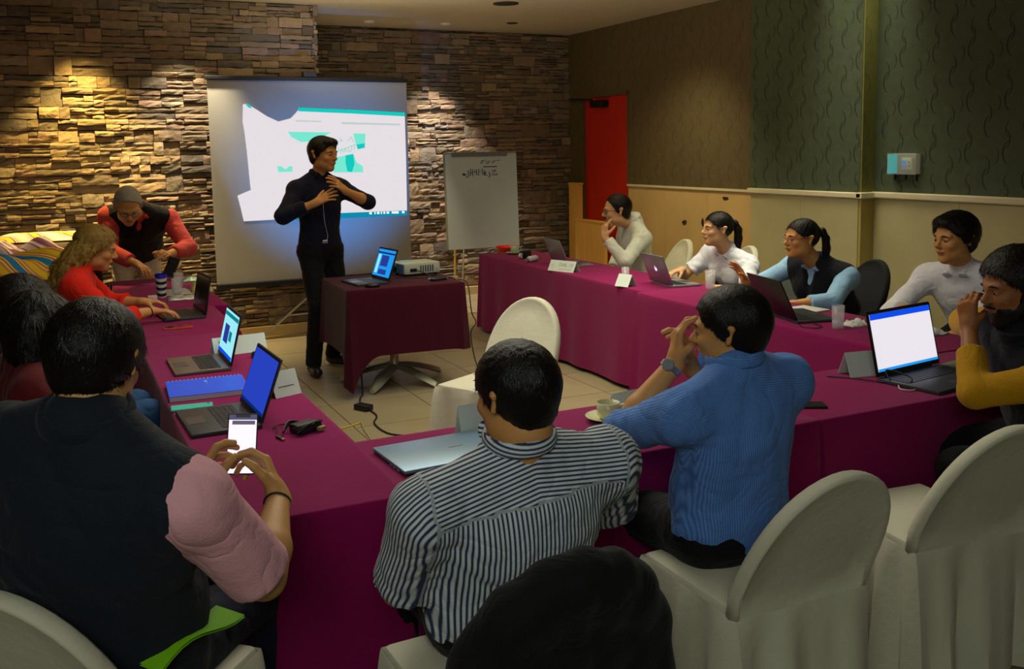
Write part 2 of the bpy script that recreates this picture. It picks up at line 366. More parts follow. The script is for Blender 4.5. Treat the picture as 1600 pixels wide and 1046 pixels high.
# ------------------------------------------------------------------ tables and cloths
TZ = .72
M_cloth = mat('burgundy_cloth', c8(128, 6, 76), .9, spec=.15, var=.10, scale=60, bump=.12, bscale=500, sheen=.1)
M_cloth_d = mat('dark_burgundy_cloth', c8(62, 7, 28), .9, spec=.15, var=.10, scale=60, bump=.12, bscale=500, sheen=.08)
M_leg = mat('grey_steel', (.35, .35, .33), .35, .8)
M_ply = mat('table_board', c8(120, 90, 60), .6)
def cloth(label, x0, x1, y0, y1, z=TZ, drop=.70, amp=.022, flare=.03, seed=0, m=None, cat='tablecloth', group=None, sides='nesw', corner=0., only=None):
    r = random.Random(seed); pts = []; nrm = []
    def edge(ax, ay, bx, by, nx_, ny_, s):
        L = math.hypot(bx - ax, by - ay); n = max(6, int(L / .018))
        for i in range(n):
            t = i / n; pts.append((ax + (bx - ax) * t, ay + (by - ay) * t)); nrm.append((nx_, ny_, s in sides, min(t, 1 - t) * L))
    edge(x0, y0, x1, y0, 0, -1, 's'); edge(x1, y0, x1, y1, 1, 0, 'e'); edge(x1, y1, x0, y1, 0, 1, 'n'); edge(x0, y1, x0, y0, -1, 0, 'w')
    n = len(pts); ph = [r.uniform(0, 6.28) for _ in range(6)]; fr = [r.uniform(9, 14), r.uniform(17, 26), r.uniform(4, 7)]
    rows = [(0, 0, 0), (.004, .0015, 0), (.007, .006, 0)] + [(.009, d, (d / drop)) for d in [.02, .06, .12, .2, .3, .4, .5, .6, 1.0 * drop] if d <= drop]
    vs = []; fs = []
    s = 0; arc = []
    for i in range(n):
        arc.append(s); a, b_ = pts[i], pts[(i + 1) % n]; s += math.hypot(a[0] - b_[0], a[1] - b_[1])
    for (o, d, t) in rows:
        for i in range(n):
            nx_, ny_, on, ed = nrm[i]
            f = (math.sin(arc[i] * fr[0] + ph[0]) + .6 * math.sin(arc[i] * fr[1] + ph[1]) + .8 * math.sin(arc[i] * fr[2] + ph[2])) / 2.4
            out = o + (t ** .8 * (flare + amp * f) if on else t * .004)
            if ed < .06 and on: out += t * .03 * (1 - ed / .06)
            cn = 1 if only is None or (pts[i][0] * only[0] > 0 and pts[i][1] * only[1] > 0) else .06; dd = d + (corner * cn * t * max(0, 1 - ed / .22) ** 2)
            vs.append((pts[i][0] + nx_ * out, pts[i][1] + ny_ * out, z - dd))
    for j in range(len(rows) - 1):
        for i in range(n): fs.append((j * n + (i + 1) % n, j * n + i, (j + 1) * n + i, (j + 1) * n + (i + 1) % n))
    fs.append(tuple(range(n)))
    mb = MB().add(vs, fs); o = mb.build('tablecloth', m or M_cloth, smooth=True); tag(o, label, cat, group)
    return o
def table(label, x0, x1, y0, y1, group='folding tables under the burgundy cloths'):
    t = thing('folding_table', label, 'table', ((x0 + x1) / 2, (y0 + y1) / 2, 0), group=group)
    a, b_ = (x1 - x0) / 2 - .012, (y1 - y0) / 2 - .012
    MB().box(-a, a, -b_, b_, TZ - .035, TZ - .006, .004).build('tabletop', M_ply, t)
    for sx in (-1, 1):
        for sy in (-1, 1): MB().tube([(sx * (a - .06), sy * (b_ - .05), TZ - .035), (sx * (a - .06), sy * (b_ - .05), 0)], .014).build('leg', M_leg, t, True)
G = 'burgundy tablecloths'
for i, (lb, bx, sd) in enumerate([
    ('burgundy tablecloth under the closed silver laptop, with a long dark skirt', (.875, 2.42, 2.52, 3.07), 'ns'),
    ('burgundy tablecloth under the laptop with the blank white screen', (2.424, 4.10, 2.52, 3.07), 'nse'),
    ('burgundy tablecloth of the left row under the dark laptop and blue notebook', (.37, .872, 2.52, 5.38), 'swe'),
    ('burgundy tablecloth of the left row under the red phone', (.375, .90, 5.384, 6.36), 'we'),
    ('purple-lit tablecloth at the far end of the left row with cup and glasses', (.38, .99, 6.364, 8.03), 'nwe'),
    ('burgundy tablecloth at the far end of the right row with the name sign', (3.60, 4.16, 5.40, 8.17), 'nwe'),
    ('burgundy tablecloth of the right row under the open black laptop', (3.54, 4.12, 3.10, 5.396), 'we')]):
    x0, x1, y0, y1 = bx
    cloth(lb, x0, x1, y0, y1, seed=i + 3, sides=sd, group=G, drop=.69)
    table(['folding table carrying the closed silver laptop', 'folding table carrying the laptop with the white screen', 'folding table of the left row nearest the camera',
           'folding table of the left row carrying the red phone', 'folding table at the far end of the left row', 'folding table at the far end of the right row',
           'folding table of the right row carrying the black laptop'][i], x0, x1, y0, y1)
# small presenter's table with pedestal
pt = thing('pedestal_table', 'small table on a grey star-shaped pedestal foot in the middle of the room', 'table', (2.21, 6.63, 0), R(-2))
MB().box(-.40, .40, -.35, .35, TZ + .01, TZ + .034, .004).build('tabletop', M_ply, pt)
MB().lathe([(.032, TZ + .01), (.032, .16), (.045, .12), (.06, .10)], 20).build('column', mat('pewter', c8(168, 168, 140), .38, .5), pt, True)
for k in range(5):
    a = 2 * math.pi * k / 5 + R(14)
    lf = MB(); n = 10; vs = []; fs = []
    for i in range(n + 1):
        t = i / n; x = .03 + .37 * t; z = .125 - .10 * t ** 1.6; wd = .05 * math.sin(math.pi * min(1, .25 + t * .70)) ** .7 + .008
        for (yy, zz) in ((-wd, z - .01), (-wd * .5, z + .012), (0, z + .02), (wd * .5, z + .012), (wd, z - .01), (0, z - .025)): vs.append((x, yy, max(zz, .001)))
    for i in range(n):
        for q in range(6): fs.append((i * 6 + q, (i + 1) * 6 + q, (i + 1) * 6 + (q + 1) % 6, i * 6 + (q + 1) % 6))
    fs += [tuple(range(6)), tuple(n * 6 + q for q in range(5, -1, -1))]
    MB().add(vs, fs, T(rz=a)).build('foot', MATS['pewter'], pt, True)
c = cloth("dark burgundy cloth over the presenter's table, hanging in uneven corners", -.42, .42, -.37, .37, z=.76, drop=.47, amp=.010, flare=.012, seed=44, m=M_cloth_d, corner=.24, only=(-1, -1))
c.location = (2.21, 6.63, 0); c.rotation_euler = (0, 0, R(-2))

# ------------------------------------------------------------------ banquet chairs with white covers
M_cover = mat('chair_cover', c8(205, 202, 178), .8, var=.05, scale=8, bump=.25, bscale=30, sheen=.08)
def arch(w_, zb, zt, n=22, narrow=.0):
    out = []
    for i in range(n + 1):
        a = math.pi * i / n
        out.append((w_ * math.cos(a) * (1 if abs(math.cos(a)) > .98 else 1), zb + (zt - zb) * (.18 + .82 * math.sin(a) ** .82 if 0 < i < n else .18)))
    return [(w_ * .97, zb)] + out + [(-w_ * .97, zb)]
def make_chair(label, loc, rz, group='white covered banquet chairs', m=None, zt=.87, seatz=.47, name='banquet_chair'):
    """faces local +Y"""
    m = m or M_cover
    t = thing(name, label, 'chair', loc, rz, group)
    ar = arch(.240, seatz - .03, zt)
    # back: rounded slab between two offset arches, reclined
    vs = []; fs = []; n = len(ar); zc = (seatz + zt) / 2
    lays = [(-.018, .90), (-.026, .955), (-.020, .99), (0, 1.0), (.016, .99), (.026, .955), (.022, .90)]
    for (dy, s) in lays:
        for (x, z) in ar:
            zz = zc + (z - zc) * (s if z > seatz else 1); yy = dy - .205 - max(0, (z - seatz)) * .45 - .10 * (x * x - .02)
            vs.append((x * s, yy, zz))
    for j in range(len(lays) - 1):
        for i in range(n): fs.append((j * n + (i + 1) % n, j * n + i, (j + 1) * n + i, (j + 1) * n + (i + 1) % n))
    cb = len(vs)
    for j, dy in ((0, -.020), (len(lays) - 1, .024)):
        # fan of inner rings
        prev = [j * n + i for i in range(n)]
        for s in (.6, .25):
            cur = []
            for i in range(n):
                x, y, z = vs[j * n + i]; x2 = x * s; z2 = zc + (z - zc) * s
                cur.append(len(vs)); vs.append((x2, dy - .205 - max(0, z2 - seatz) * .45 - .10 * (x2 * x2 - .02) , z2))
            for i in range(n):
                q = (prev[i], prev[(i + 1) % n], cur[(i + 1) % n], cur[i]); fs.append(q if j == 0 else q[::-1])
            prev = cur
        fs.append(tuple(prev) if j == 0 else tuple(prev[::-1]))
    MB().add(vs, fs).build('back_cover', m, t, 'full')
    MB().box(-.215, .215, -.205, .225, seatz - .055, seatz, .018).build('seat_cover', m, t, True)
    # skirt with loose pleats
    pts = []; L = [(-.232, -.238, .232, -.238, 0, -1), (.232, -.238, .217, .228, 1, 0), (.217, .228, -.217, .228, 0, 1), (-.217, .228, -.232, -.238, -1, 0)]
    for (ax, ay, bx, by, nx_, ny_) in L:
        for i in range(18): q = i / 18; pts.append((ax + (bx - ax) * q, ay + (by - ay) * q, nx_, ny_, min(q, 1 - q)))
    n = len(pts); vs = []; fs = []; r = random.Random(hash(label) % 99 if False else int(abs(loc[0] * 37 + loc[1] * 91)) + 2)
    p1, p2 = r.uniform(0, 6), r.uniform(0, 6); rows = [0, .01, .05, .12, .2, .3, .40, seatz - .04]
    for d in rows:
        q_ = (d / (seatz - .04)) ** .65
        for i, (x, y, a, b_, e) in enumerate(pts):
            f = math.sin(i * 2 * math.pi * 9 / n + p1) + .6 * math.sin(i * 2 * math.pi * 15 / n + p2)
            o = q_ * (.028 + .027 * f + (.03 * (1 - e / .12) if e < .12 else 0))
            vs.append((x + a * o, y + b_ * o, seatz - .012 - d * (seatz - .022) / (seatz - .04)))
    for j in range(len(rows) - 1):
        for i in range(n): fs.append((j * n + (i + 1) % n, j * n + i, (j + 1) * n + i, (j + 1) * n + (i + 1) % n))
    MB().add(vs, fs).build('skirt_cover', m, t, True)
    return t
M_covd = mat('dark_chair_cover', c8(14, 16, 24), .9)
M_covg = mat('grey_chair_cover', c8(70, 74, 70), .9)
chairs = [
 ('white covered chair behind the man in the light blue shirt', (1.775, 2.13, 0), 0, M_cover),
 ('white covered chair of the man in the dark gilet, at the bottom left corner', (.09, 2.315, 0), R(-42), M_cover),
 ('white covered chair draped with a black jacket, under the striped-shirt man', (.90, 1.98, 0), R(2), M_cover),
 ('empty white covered chair to the right of the blue-shirted man, turned to the right', (2.55, 2.19, 0), R(-6), M_cover),
 ('white covered chair of the bearded man, cut by the right edge of the photo', (3.42, 2.26, 0), R(62), M_cover),
 ('lone white covered chair standing inside the ring of tables', (2.07, 4.55, 0), R(118), M_cover),
 ('white covered chair behind the man resting his chin on his hand', (4.74, 7.08, 0), R(78), M_cover),
 ('white covered chair back showing left of the woman in the white blouse', (4.83, 6.33, 0), R(75), M_cover),
 ('grey chair back between the ponytailed woman and the woman in glasses', (4.95, 5.72, 0), R(80), M_covg),
 ('dark draped chair behind the woman in red glasses', (4.93, 5.05, 0), R(80), M_covd),
 ('dark chair of the man in the white dress shirt by the marble wall', (5.10, 3.88, 0), R(100), M_covd)]
for lb, loc, rz, m in chairs: make_chair(lb, loc, rz, 'banquet chairs', m)

# ------------------------------------------------------------------ projection screen on its stand
M_blk = mat('black_plastic', (.008, .008, .010), .45)
M_scr = mat('screen_fabric', c8(158, 156, 148), .9, var=.01)
ps = thing('projection_screen', 'large pull-up projection screen with black rails before the stone wall', 'screen', (2.185, 8.72, 0))
SX0, SX1, SZ0, SZ1 = -.905, .925, .545, 2.345
MB().box(SX0, SX1, 0, .006, SZ0, SZ1).build('screen_sheet', M_scr, ps)
MB().box(SX0 - .02, SX1 + .01, -.025, .03, SZ1, SZ1 + .035, .006).build('top_rail', M_blk, ps)
MB().box(SX0 - .005, SX1 + .005, -.03, .045, SZ0 - .05, SZ0, .008).build('bottom_rail', M_blk, ps)
MB().tube([(0, .06, .30), (0, .06, 2.42)], .014).build('pole', M_leg, ps, True)
h = MB().box(-.06, .06, -.02, .07, 2.385, 2.43, .006); h.box(-.03, .03, -.03, -.018, 2.40, 2.415)
h.build('hook_bracket', mat('dark_steel', c8(60, 62, 66), .35, .6), ps)
M_pale = mat('pale_metal', c8(180, 172, 148), .35, .4)
MB().tube([(0, .06, .42), (-.53, .04, .012)], .011).build('leg', M_pale, ps, True)
MB().tube([(0, .06, .42), (.50, .10, .012)], .011).build('leg', M_pale, ps, True)
MB().tube([(0, .06, .42), (.03, -.42, .012)], .011).build('leg', M_pale, ps, True)
MB().tube([(0, .06, .20), (-.29, .05, .20)], .008).build('brace', M_pale, ps, True)
# projected picture: projector's light put on the sheet as flat glowing polygons
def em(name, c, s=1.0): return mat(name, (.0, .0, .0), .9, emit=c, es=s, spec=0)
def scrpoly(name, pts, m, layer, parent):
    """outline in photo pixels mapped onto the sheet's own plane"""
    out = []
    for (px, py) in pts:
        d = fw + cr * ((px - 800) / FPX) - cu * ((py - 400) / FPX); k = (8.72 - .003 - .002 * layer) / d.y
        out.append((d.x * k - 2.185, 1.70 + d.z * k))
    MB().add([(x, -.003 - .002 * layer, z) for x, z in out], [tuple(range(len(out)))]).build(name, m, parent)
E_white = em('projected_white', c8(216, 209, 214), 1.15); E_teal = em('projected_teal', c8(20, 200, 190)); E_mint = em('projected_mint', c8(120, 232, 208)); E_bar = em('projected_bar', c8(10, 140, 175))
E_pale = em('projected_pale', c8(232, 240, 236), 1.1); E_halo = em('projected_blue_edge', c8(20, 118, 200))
white = [(379.5, 163), (386, 162.5), (402, 172), (417.5, 182), (435, 190), (454, 185), (460, 179), (466, 172), (550, 175), (632.5, 181), (634.5, 250), (636, 330), (534, 336), (435, 343), (381, 346), (376, 325), (371, 306), (380, 302), (392, 297), (391, 290), (386, 240), (382, 207), (379, 190)]  # left edge and top notch: presenter's shadow cut into the outline
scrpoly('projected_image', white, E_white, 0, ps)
pi = bpy.data.objects['projected_image']
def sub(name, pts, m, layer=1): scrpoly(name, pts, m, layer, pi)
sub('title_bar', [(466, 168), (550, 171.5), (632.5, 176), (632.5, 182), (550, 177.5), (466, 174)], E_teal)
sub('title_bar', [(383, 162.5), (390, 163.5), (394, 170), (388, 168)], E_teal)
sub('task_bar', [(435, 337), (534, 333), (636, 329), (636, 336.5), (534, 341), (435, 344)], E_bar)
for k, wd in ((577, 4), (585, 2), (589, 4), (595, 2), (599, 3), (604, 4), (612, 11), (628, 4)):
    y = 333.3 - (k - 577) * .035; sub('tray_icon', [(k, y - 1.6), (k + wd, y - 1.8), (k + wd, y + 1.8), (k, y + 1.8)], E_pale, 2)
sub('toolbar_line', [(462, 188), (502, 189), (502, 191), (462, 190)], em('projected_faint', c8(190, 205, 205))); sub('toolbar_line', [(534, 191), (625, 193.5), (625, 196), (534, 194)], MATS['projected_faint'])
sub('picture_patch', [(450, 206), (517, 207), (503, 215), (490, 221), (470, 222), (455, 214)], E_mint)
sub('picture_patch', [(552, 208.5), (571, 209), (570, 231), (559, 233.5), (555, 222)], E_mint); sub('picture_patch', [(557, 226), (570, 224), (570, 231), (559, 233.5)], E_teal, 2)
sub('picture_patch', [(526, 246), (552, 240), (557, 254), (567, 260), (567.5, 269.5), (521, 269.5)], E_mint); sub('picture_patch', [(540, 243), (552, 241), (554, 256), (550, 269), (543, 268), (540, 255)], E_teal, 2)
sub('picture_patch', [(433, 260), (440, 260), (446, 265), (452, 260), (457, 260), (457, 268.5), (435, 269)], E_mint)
# logo letters, slanted strokes as they stand in the projected picture
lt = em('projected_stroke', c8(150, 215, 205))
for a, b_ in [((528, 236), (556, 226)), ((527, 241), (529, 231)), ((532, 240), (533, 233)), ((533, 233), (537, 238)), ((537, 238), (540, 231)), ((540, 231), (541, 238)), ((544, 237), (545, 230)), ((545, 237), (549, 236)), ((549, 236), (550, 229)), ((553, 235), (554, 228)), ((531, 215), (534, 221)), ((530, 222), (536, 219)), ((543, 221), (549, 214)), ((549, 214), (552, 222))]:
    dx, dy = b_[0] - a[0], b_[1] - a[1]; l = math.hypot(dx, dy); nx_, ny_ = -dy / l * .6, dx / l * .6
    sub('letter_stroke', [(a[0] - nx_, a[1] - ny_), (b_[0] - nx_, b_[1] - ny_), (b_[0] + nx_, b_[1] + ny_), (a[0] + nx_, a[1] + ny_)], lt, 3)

# ------------------------------------------------------------------ flip chart
fc = thing('flip_chart', 'grey-white flip chart board with black handwriting on a slim easel', 'flip chart', (4.11, 9.22, 0), R(-2))
M_paper = mat('chart_paper', c8(196, 210, 226), .8, var=.02)
tl = T(0, 0, .655, rx=R(-3))
MB().box(-.415, .415, 0, .02, 0, 1.02, .004, tl).build('board', mat('board_back', c8(150, 150, 140), .6), fc)
MB().box(-.40, .41, -.006, -.001, .005, 1.0, 0, tl).build('paper_sheet', M_paper, fc)
MB().box(-.33, .30, -.022, -.004, .975, 1.02, .004, tl).build('clamp_bar', mat('clamp_grey', c8(128, 132, 138), .4, .3), fc)
strokes = [[(188, 198), (176, 196), (174, 206), (186, 210), (200, 204), (178, 202)], [(214, 172), (217, 215), (205, 225), (196, 220)], [(233, 162), (230, 214)], [(248, 166), (248, 218)], [(232, 194), (249, 190)],
 [(262, 170), (262, 190), (277, 190)], [(276, 168), (276, 212)], [(290, 212), (292, 164), (304, 190), (318, 164), (322, 212)], [(334, 174), (333, 212)], [(327, 196), (346, 190), (336, 198), (344, 212)], [(350, 210), (352, 213)],
 [(370, 188), (374, 222), (360, 228)], [(388, 178), (418, 172), (388, 212), (430, 208)], [(326, 148), (428, 149)]]
faint = [[(305, 120), (330, 104)], [(330, 104), (312, 126)], [(345, 120), (372, 104)], [(352, 128), (382, 108)], [(392, 116), (420, 102)], [(424, 104), (455, 102)], [(395, 126), (412, 108)], [(310, 104), (352, 98)]]
def ink(lst, m, rr):
    mb = MB()
    for st in lst:
        mb.tube([tl @ Vector((-.415 + (x / 4.754 + 690 - 699) * .00735, -.008, 1.02 - (y / 4.754 + 230 - 238) * .00672)) for x, y in st], rr, 5)
    return mb.build('handwriting', m, fc)
ink(strokes, mat('marker_ink', (.01, .01, .012), .6), .0042); ink(faint, mat('marker_faint', c8(96, 104, 104), .6), .003)
M_yel = mat('yellow_wood', c8(190, 160, 70), .5)
MB().tube([(-.34, -.02, .66), (-.40, -.16, .012)], .012).build('leg', M_yel, fc, True)
MB().tube([(-.24, -.02, .66), (-.31, -.10, .012)], .010).build('leg', M_pale, fc, True)
MB().tube([(.26, -.02, .66), (.34, -.16, .012)], .012).build('leg', M_yel, fc, True)

# ------------------------------------------------------------------ laptops
M_key = mat('key_black', (.015, .016, .02), .5)
def laptop(label, loc, rz, w_=.34, d=.235, ang=108, base=None, lid=None, disp=None, emblem=False, glow=(), bez=None, group=None, pad=True, th=.016):
    """hinge at local +Y edge, user sits at -Y; lid opens up"""
    t = thing('laptop', label, 'laptop', loc, rz, group)
    base = base or M_blk; lid = lid or base
    MB().box(-w_ / 2, w_ / 2, -d / 2, d / 2, .001, th, .004).build('base', base, t, True)
    k = MB(); kw = (w_ - .05) / 12
    for j in range(5):
        for i in range(12): k.box(-w_ / 2 + .025 + i * kw + .001, -w_ / 2 + .025 + (i + 1) * kw - .0015, d / 2 - .04 - (j + 1) * .0185, d / 2 - .04 - j * .0185 - .002, th, th + .0018)
    k.build('keyboard', M_key, t, kind='stuff')
    if pad: MB().box(-.05, .05, -d / 2 + .012, -d / 2 + .075, th, th + .0008).build('touchpad', mat('touchpad', (.05, .05, .055), .3), t)
    L = T(0, d / 2 - .004, th, rx=R(90 - (ang - 90)) if False else 0)
    Lm = Matrix.Translation((0, d / 2 - .004, th + .001)) @ Matrix.Rotation(R(180 - ang), 4, 'X').inverted() if False else Matrix.Translation((0, d / 2 - .004, th + .001)) @ Matrix.Rotation(-R(ang - 90), 4, 'X')
    # lid local: x across, z up along lid, front (screen) at -y
    hgt = d * .98
    MB().box(-w_ / 2, w_ / 2, -.001, .006, .002, hgt, .003, Lm).build('lid', lid, t, True)
    MB().box(-w_ / 2 + .003, w_ / 2 - .003, -.003, -.0008, .004, hgt - .003, 0, Lm).build('bezel', bez or M_blk, t)
    MB().tube([(-w_ * .36, d / 2 - .003, th), (w_ * .36, d / 2 - .003, th)], .006).build('hinge', M_blk, t, True)
    dm = disp or mat('display_off', (.01, .011, .014), .12)
    ds = MB().box(-w_ / 2 + .012, w_ / 2 - .012, -.0042, -.003, .022, hgt - .014, 0, Lm).build('display', dm, t)
    for (x0, x1, z0, z1, m) in glow:      # fractions of the display
        X = lambda q: -w_ / 2 + .012 + q * (w_ - .024); Zz = lambda q: .022 + q * (hgt - .036)
        MB().box(X(x0), X(x1), -.0052, -.0042, Zz(z0), Zz(z1), 0, Lm).build('screen_panel', m, ds)
    if emblem:
        a = []
        for k_ in range(20):
            an = 2 * math.pi * k_ / 20; rr = .017 * (1 - .18 * max(0, math.cos(an - R(90))) ** 6 - .08 * max(0, math.cos(an + R(90))) ** 6 - (.28 if abs(an) < .3 or an > 5.98 else 0)); a.append((rr * math.cos(an), rr * math.sin(an) * 1.05 + hgt * .5))
        E_ = mat('emblem_glow', (.7, .75, .8), emit=(.7, .85, 1), es=.9)
        mm = Lm @ Matrix.Translation((0, .0065, 0)) @ Matrix.Rotation(R(90), 4, 'X')
        MB().prism(a, 0, -.0006, mm).build('emblem', E_, t)
        MB().prism([(0, hgt * .5 + .017), (.006, hgt * .5 + .020), (.009, hgt * .5 + .027), (.003, hgt * .5 + .024)], 0, -.0006, mm).build('emblem', E_, t)
    return t
M_alu = mat('aluminium', c8(150, 158, 162), .35, .55, var=.03)
M_char = mat('charcoal_plastic', c8(52, 56, 60), .42, var=.05)
M_taupe = mat('taupe_metal', c8(118, 104, 96), .38, .4, var=.03)
D_white = em('display_white', c8(214, 208, 216), 1.25); D_blue = em('display_blue', c8(40, 66, 190), 1.0); D_page = em('display_page', c8(150, 225, 235), 1.1)
D_bar = em('display_bar', c8(12, 70, 215), 1.2); D_dk = em('display_slate', c8(40, 60, 150), 1.0); D_tl = em('display_teal', c8(10, 130, 140), 1.0); D_cy = em('display_cyan', c8(30, 140, 220), 1.2); D_navy = em('display_navy', c8(10, 40, 110), 1.); D_pur = em('display_purple', c8(110, 60, 160), .9)
l3 = laptop('dark grey laptop with a plain blue display, nearest on the left table row', (.50, 3.56, TZ), R(-88), .36, .245, 110, M_char, disp=D_blue, glow=[(0, 1, 0, .05, D_navy)])
l2 = laptop('taupe laptop showing a pale web page, behind the blue notebook', (.565, 4.56, TZ), R(-90), .36, .245, 104, M_taupe, lid=M_blk, disp=D_page,
            glow=[(0, 1, .86, .95, D_tl), (.18, .50, .26, .68, D_dk), (.56, .74, .36, .58, D_tl), (0, 1, 0, .08, D_bar)])
l1 = laptop('black laptop the woman in red is typing on', (.66, 6.06, TZ), R(-86), .36, .24, 100, M_char, lid=M_blk, glow=[(.1, .35, .1, .5, mat('dim_window', c8(40, 70, 74), .2))])
l13 = laptop('black laptop with a bright blank white page on its display', (3.25, 2.71, TZ), R(8), .44, .28, 103, M_char, lid=M_blk, disp=D_white,
             glow=[(0, 1, .90, 1, D_bar), (0, 1, 0, .045, D_cy)])
laptop('silver laptop seen from behind, beside the handwritten name sign', (3.93, 6.98, TZ), R(86), .33, .23, 112, M_alu)
laptop('silver laptop with a glowing fruit emblem on its lid', (3.98, 5.58, TZ), R(84), .33, .23, 112, M_alu, emblem=True)
laptop('open black laptop in front of the woman in red glasses', (3.80, 4.12, TZ), R(78), .38, .26, 116, M_char, lid=M_blk)
pc = laptop("presenter's small laptop with a blue-lit desktop on its display", (1.99, 6.58, .76), R(-84), .31, .24, 110, M_char, lid=M_blk, disp=D_cy,
            glow=[(0, 1, .84, .90, D_navy), (.30, .72, .38, .78, D_dk), (.08, .22, .1, .8, D_page), (.3, .75, .08, .26, D_dk)])
# closed silver laptop
cl = thing('closed_laptop', 'closed silver laptop lying flat in front of the striped shirt', 'laptop', (1.09, 2.80, TZ), R(3))
MB().box(-.19, .19, -.135, .135, .002, .012, .004).build('base', M_blk, cl, True)
MB().box(-.192, .192, -.137, .137, .0125, .020, .004).build('lid', mat('blue_silver_lid', c8(128, 158, 182), .32, .35, var=.03), cl, True)
MB().box(-.192, .192, -.1375, .1375, .0105, .0125, .0005).build('edge_strip', M_alu, cl)
MB().box(.02, .07, .0, .006, .0201, .0204).build('maker_mark', mat('mark_grey', c8(80, 90, 96), .4), cl)
for k in range(3): MB().box(-.193, -.190, -.09 + k * .03, -.075 + k * .03, .004, .009).build('port', M_alu, cl)

# ------------------------------------------------------------------ projector and its clutter
pj = thing('projector', "white and blue data projector on the presenter's table", 'projector', (2.475, 6.84, .76), R(6))
MB().box(-.15, .15, -.115, .115, .015, .10, .012).build('housing', mat('projector_white', c8(176, 182, 166), .4, var=.03), pj, True)
MB().box(-.153, -.148, -.10, .105, .022, .092, .002).build('front_panel', mat('projector_blue', c8(60, 110, 160), .35), pj)
lm = Matrix.Translation((-.155, .05, .06)) @ Matrix.Rotation(R(90), 4, 'Y')
MB().lathe([(.032, -.012), (.034, .01), (.026, .012), (.024, .002), (0, .0)], 20, lm).build('lens', M_blk, pj, True)
MB().box(-.12, -.02, .01, .08, .1005, .104, .001).build('control_panel', mat('panel_cyan', c8(110, 190, 200), .3), pj)
for k in range(6): MB().box(-.02 + k * .02, -.01 + k * .02, -.117, -.1145, .03, .08).build('vent_slot', mat('slot_dark', (.05, .05, .05), .8), pj)
MB().box(-.105, -.05, -.119, -.114, .035, .06, .001).build('socket', M_blk, pj)
for sx in (-.12, .12):
    for sy in (-.09, .09): MB().lathe([(.012, 0), (.014, .016)], 10, T(sx, sy, 0)).build('foot', M_blk, pj)
def cable(label, pts, r=.0035, m=None, name='cable', cat='cable', n=6, group=None):
    o = MB().tube(smooth_path(pts, n), r, 6).build(name, m or M_blk, smooth='full'); return tag(o, label, cat, group)
def onpt(label, pts): return label, [((x - 2.27) * .96 + 2.21, (y - 6.88) * .96 + 6.63, z + (.04 if z > .3 else 0)) for x, y, z in pts]
cable(*onpt("black cable looping from the projector across the presenter's table", [(2.50 + .0, 7.0, .77), (2.52, 6.93, .76), (2.60, 6.88, .73), (2.66, 6.95, .724), (2.62, 7.0, .74), (2.60, 7.005, .79)]), .004)
cable(*onpt("black cord lying from the laptop past the projector to the table edge", [(2.17, 7.02, .725), (2.28, 7.02, .76), (2.34, 6.93, .725), (2.45, 6.86, .725), (2.60, 6.80, .727), (2.70, 6.74, .725), (2.685, 6.62, .725)]), .004)
cable(*onpt("power cord hanging down the right side of the presenter's table to the floor", [(2.70, 6.60, .725), (2.735, 6.50, .70), (2.75, 6.47, .50), (2.78, 6.46, .42), (2.74, 6.47, .33), (2.78, 6.42, .12), (2.86, 6.2, .006), (2.80, 5.9, .005)]), .004)
cable('black power cord snaking over the floor tiles with an adapter', [(1.90, 6.45, .16), (1.88, 6.36, .01), (1.84, 6.28, .006), (1.79, 6.1, .006), (1.80, 5.8, .006), (1.73, 5.62, .006), (1.74, 5.38, .006), (1.85, 5.22, .006), (1.80, 5.0, .006), (1.5, 4.7, .006)], .006)
ad = MB().box(-.035, .035, -.06, .06, .001, .04, .008, T(1.77, 5.98, 0, rz=.5)).build('power_adapter', M_blk, smooth=True); tag(ad, 'small black power adapter lying on the tiled floor', 'adapter')
cable('yellow cord lying on the floor tiles by the left table row', [(.95, 5.62, .006), (1.25, 5.64, .005), (1.5, 5.62, .005), (1.66, 5.68, .006)], .005, mat('yellow_rubber', c8(190, 170, 20), .5))
cable('thin pale cord trailing on the floor near the yellow one', [(1.66, 5.68, .006), (1.62, 5.4, .005), (1.60, 5.0, .005), (1.66, 4.6, .005)], .004, mat('pale_rubber', c8(150, 145, 100), .5))
cable('black looped cord on the floor against the left table skirt', [(1.02, 4.85, .006), (1.10, 5.05, .006), (1.24, 5.0, .006), (1.22, 4.75, .006), (1.28, 4.55, .006)], .007)
ms = MB().sphere((0, 0, .012), (.032, .055, .022), 14, T(1.97, 6.34, .76, rz=1.2)).build('mouse', M_blk, smooth='full'); tag(ms, "black mouse in front of the presenter's laptop", 'mouse')
def flat(name, label, cat, x, y, w_, d, h_, m, rz=0., z=TZ, b=.003, group=None):
    o = MB().box(-w_ / 2, w_ / 2, -d / 2, d / 2, .001, h_, b).build(name, m, smooth=True); o.location = (x, y, z); o.rotation_euler = (0, 0, rz); return tag(o, label, cat, group)
flat('remote_control', "dark remote control near the front edge of the presenter's table", 'remote', 2.49, 6.41, .12, .05, .018, M_blk, .2, z=.76)
flat('card_case', "pale blue card lying at the right corner of the presenter's table", 'card', 2.52, 6.50, .14, .07, .004, mat('pale_blue_card', c8(120, 140, 175), .5), -.3, z=.76)
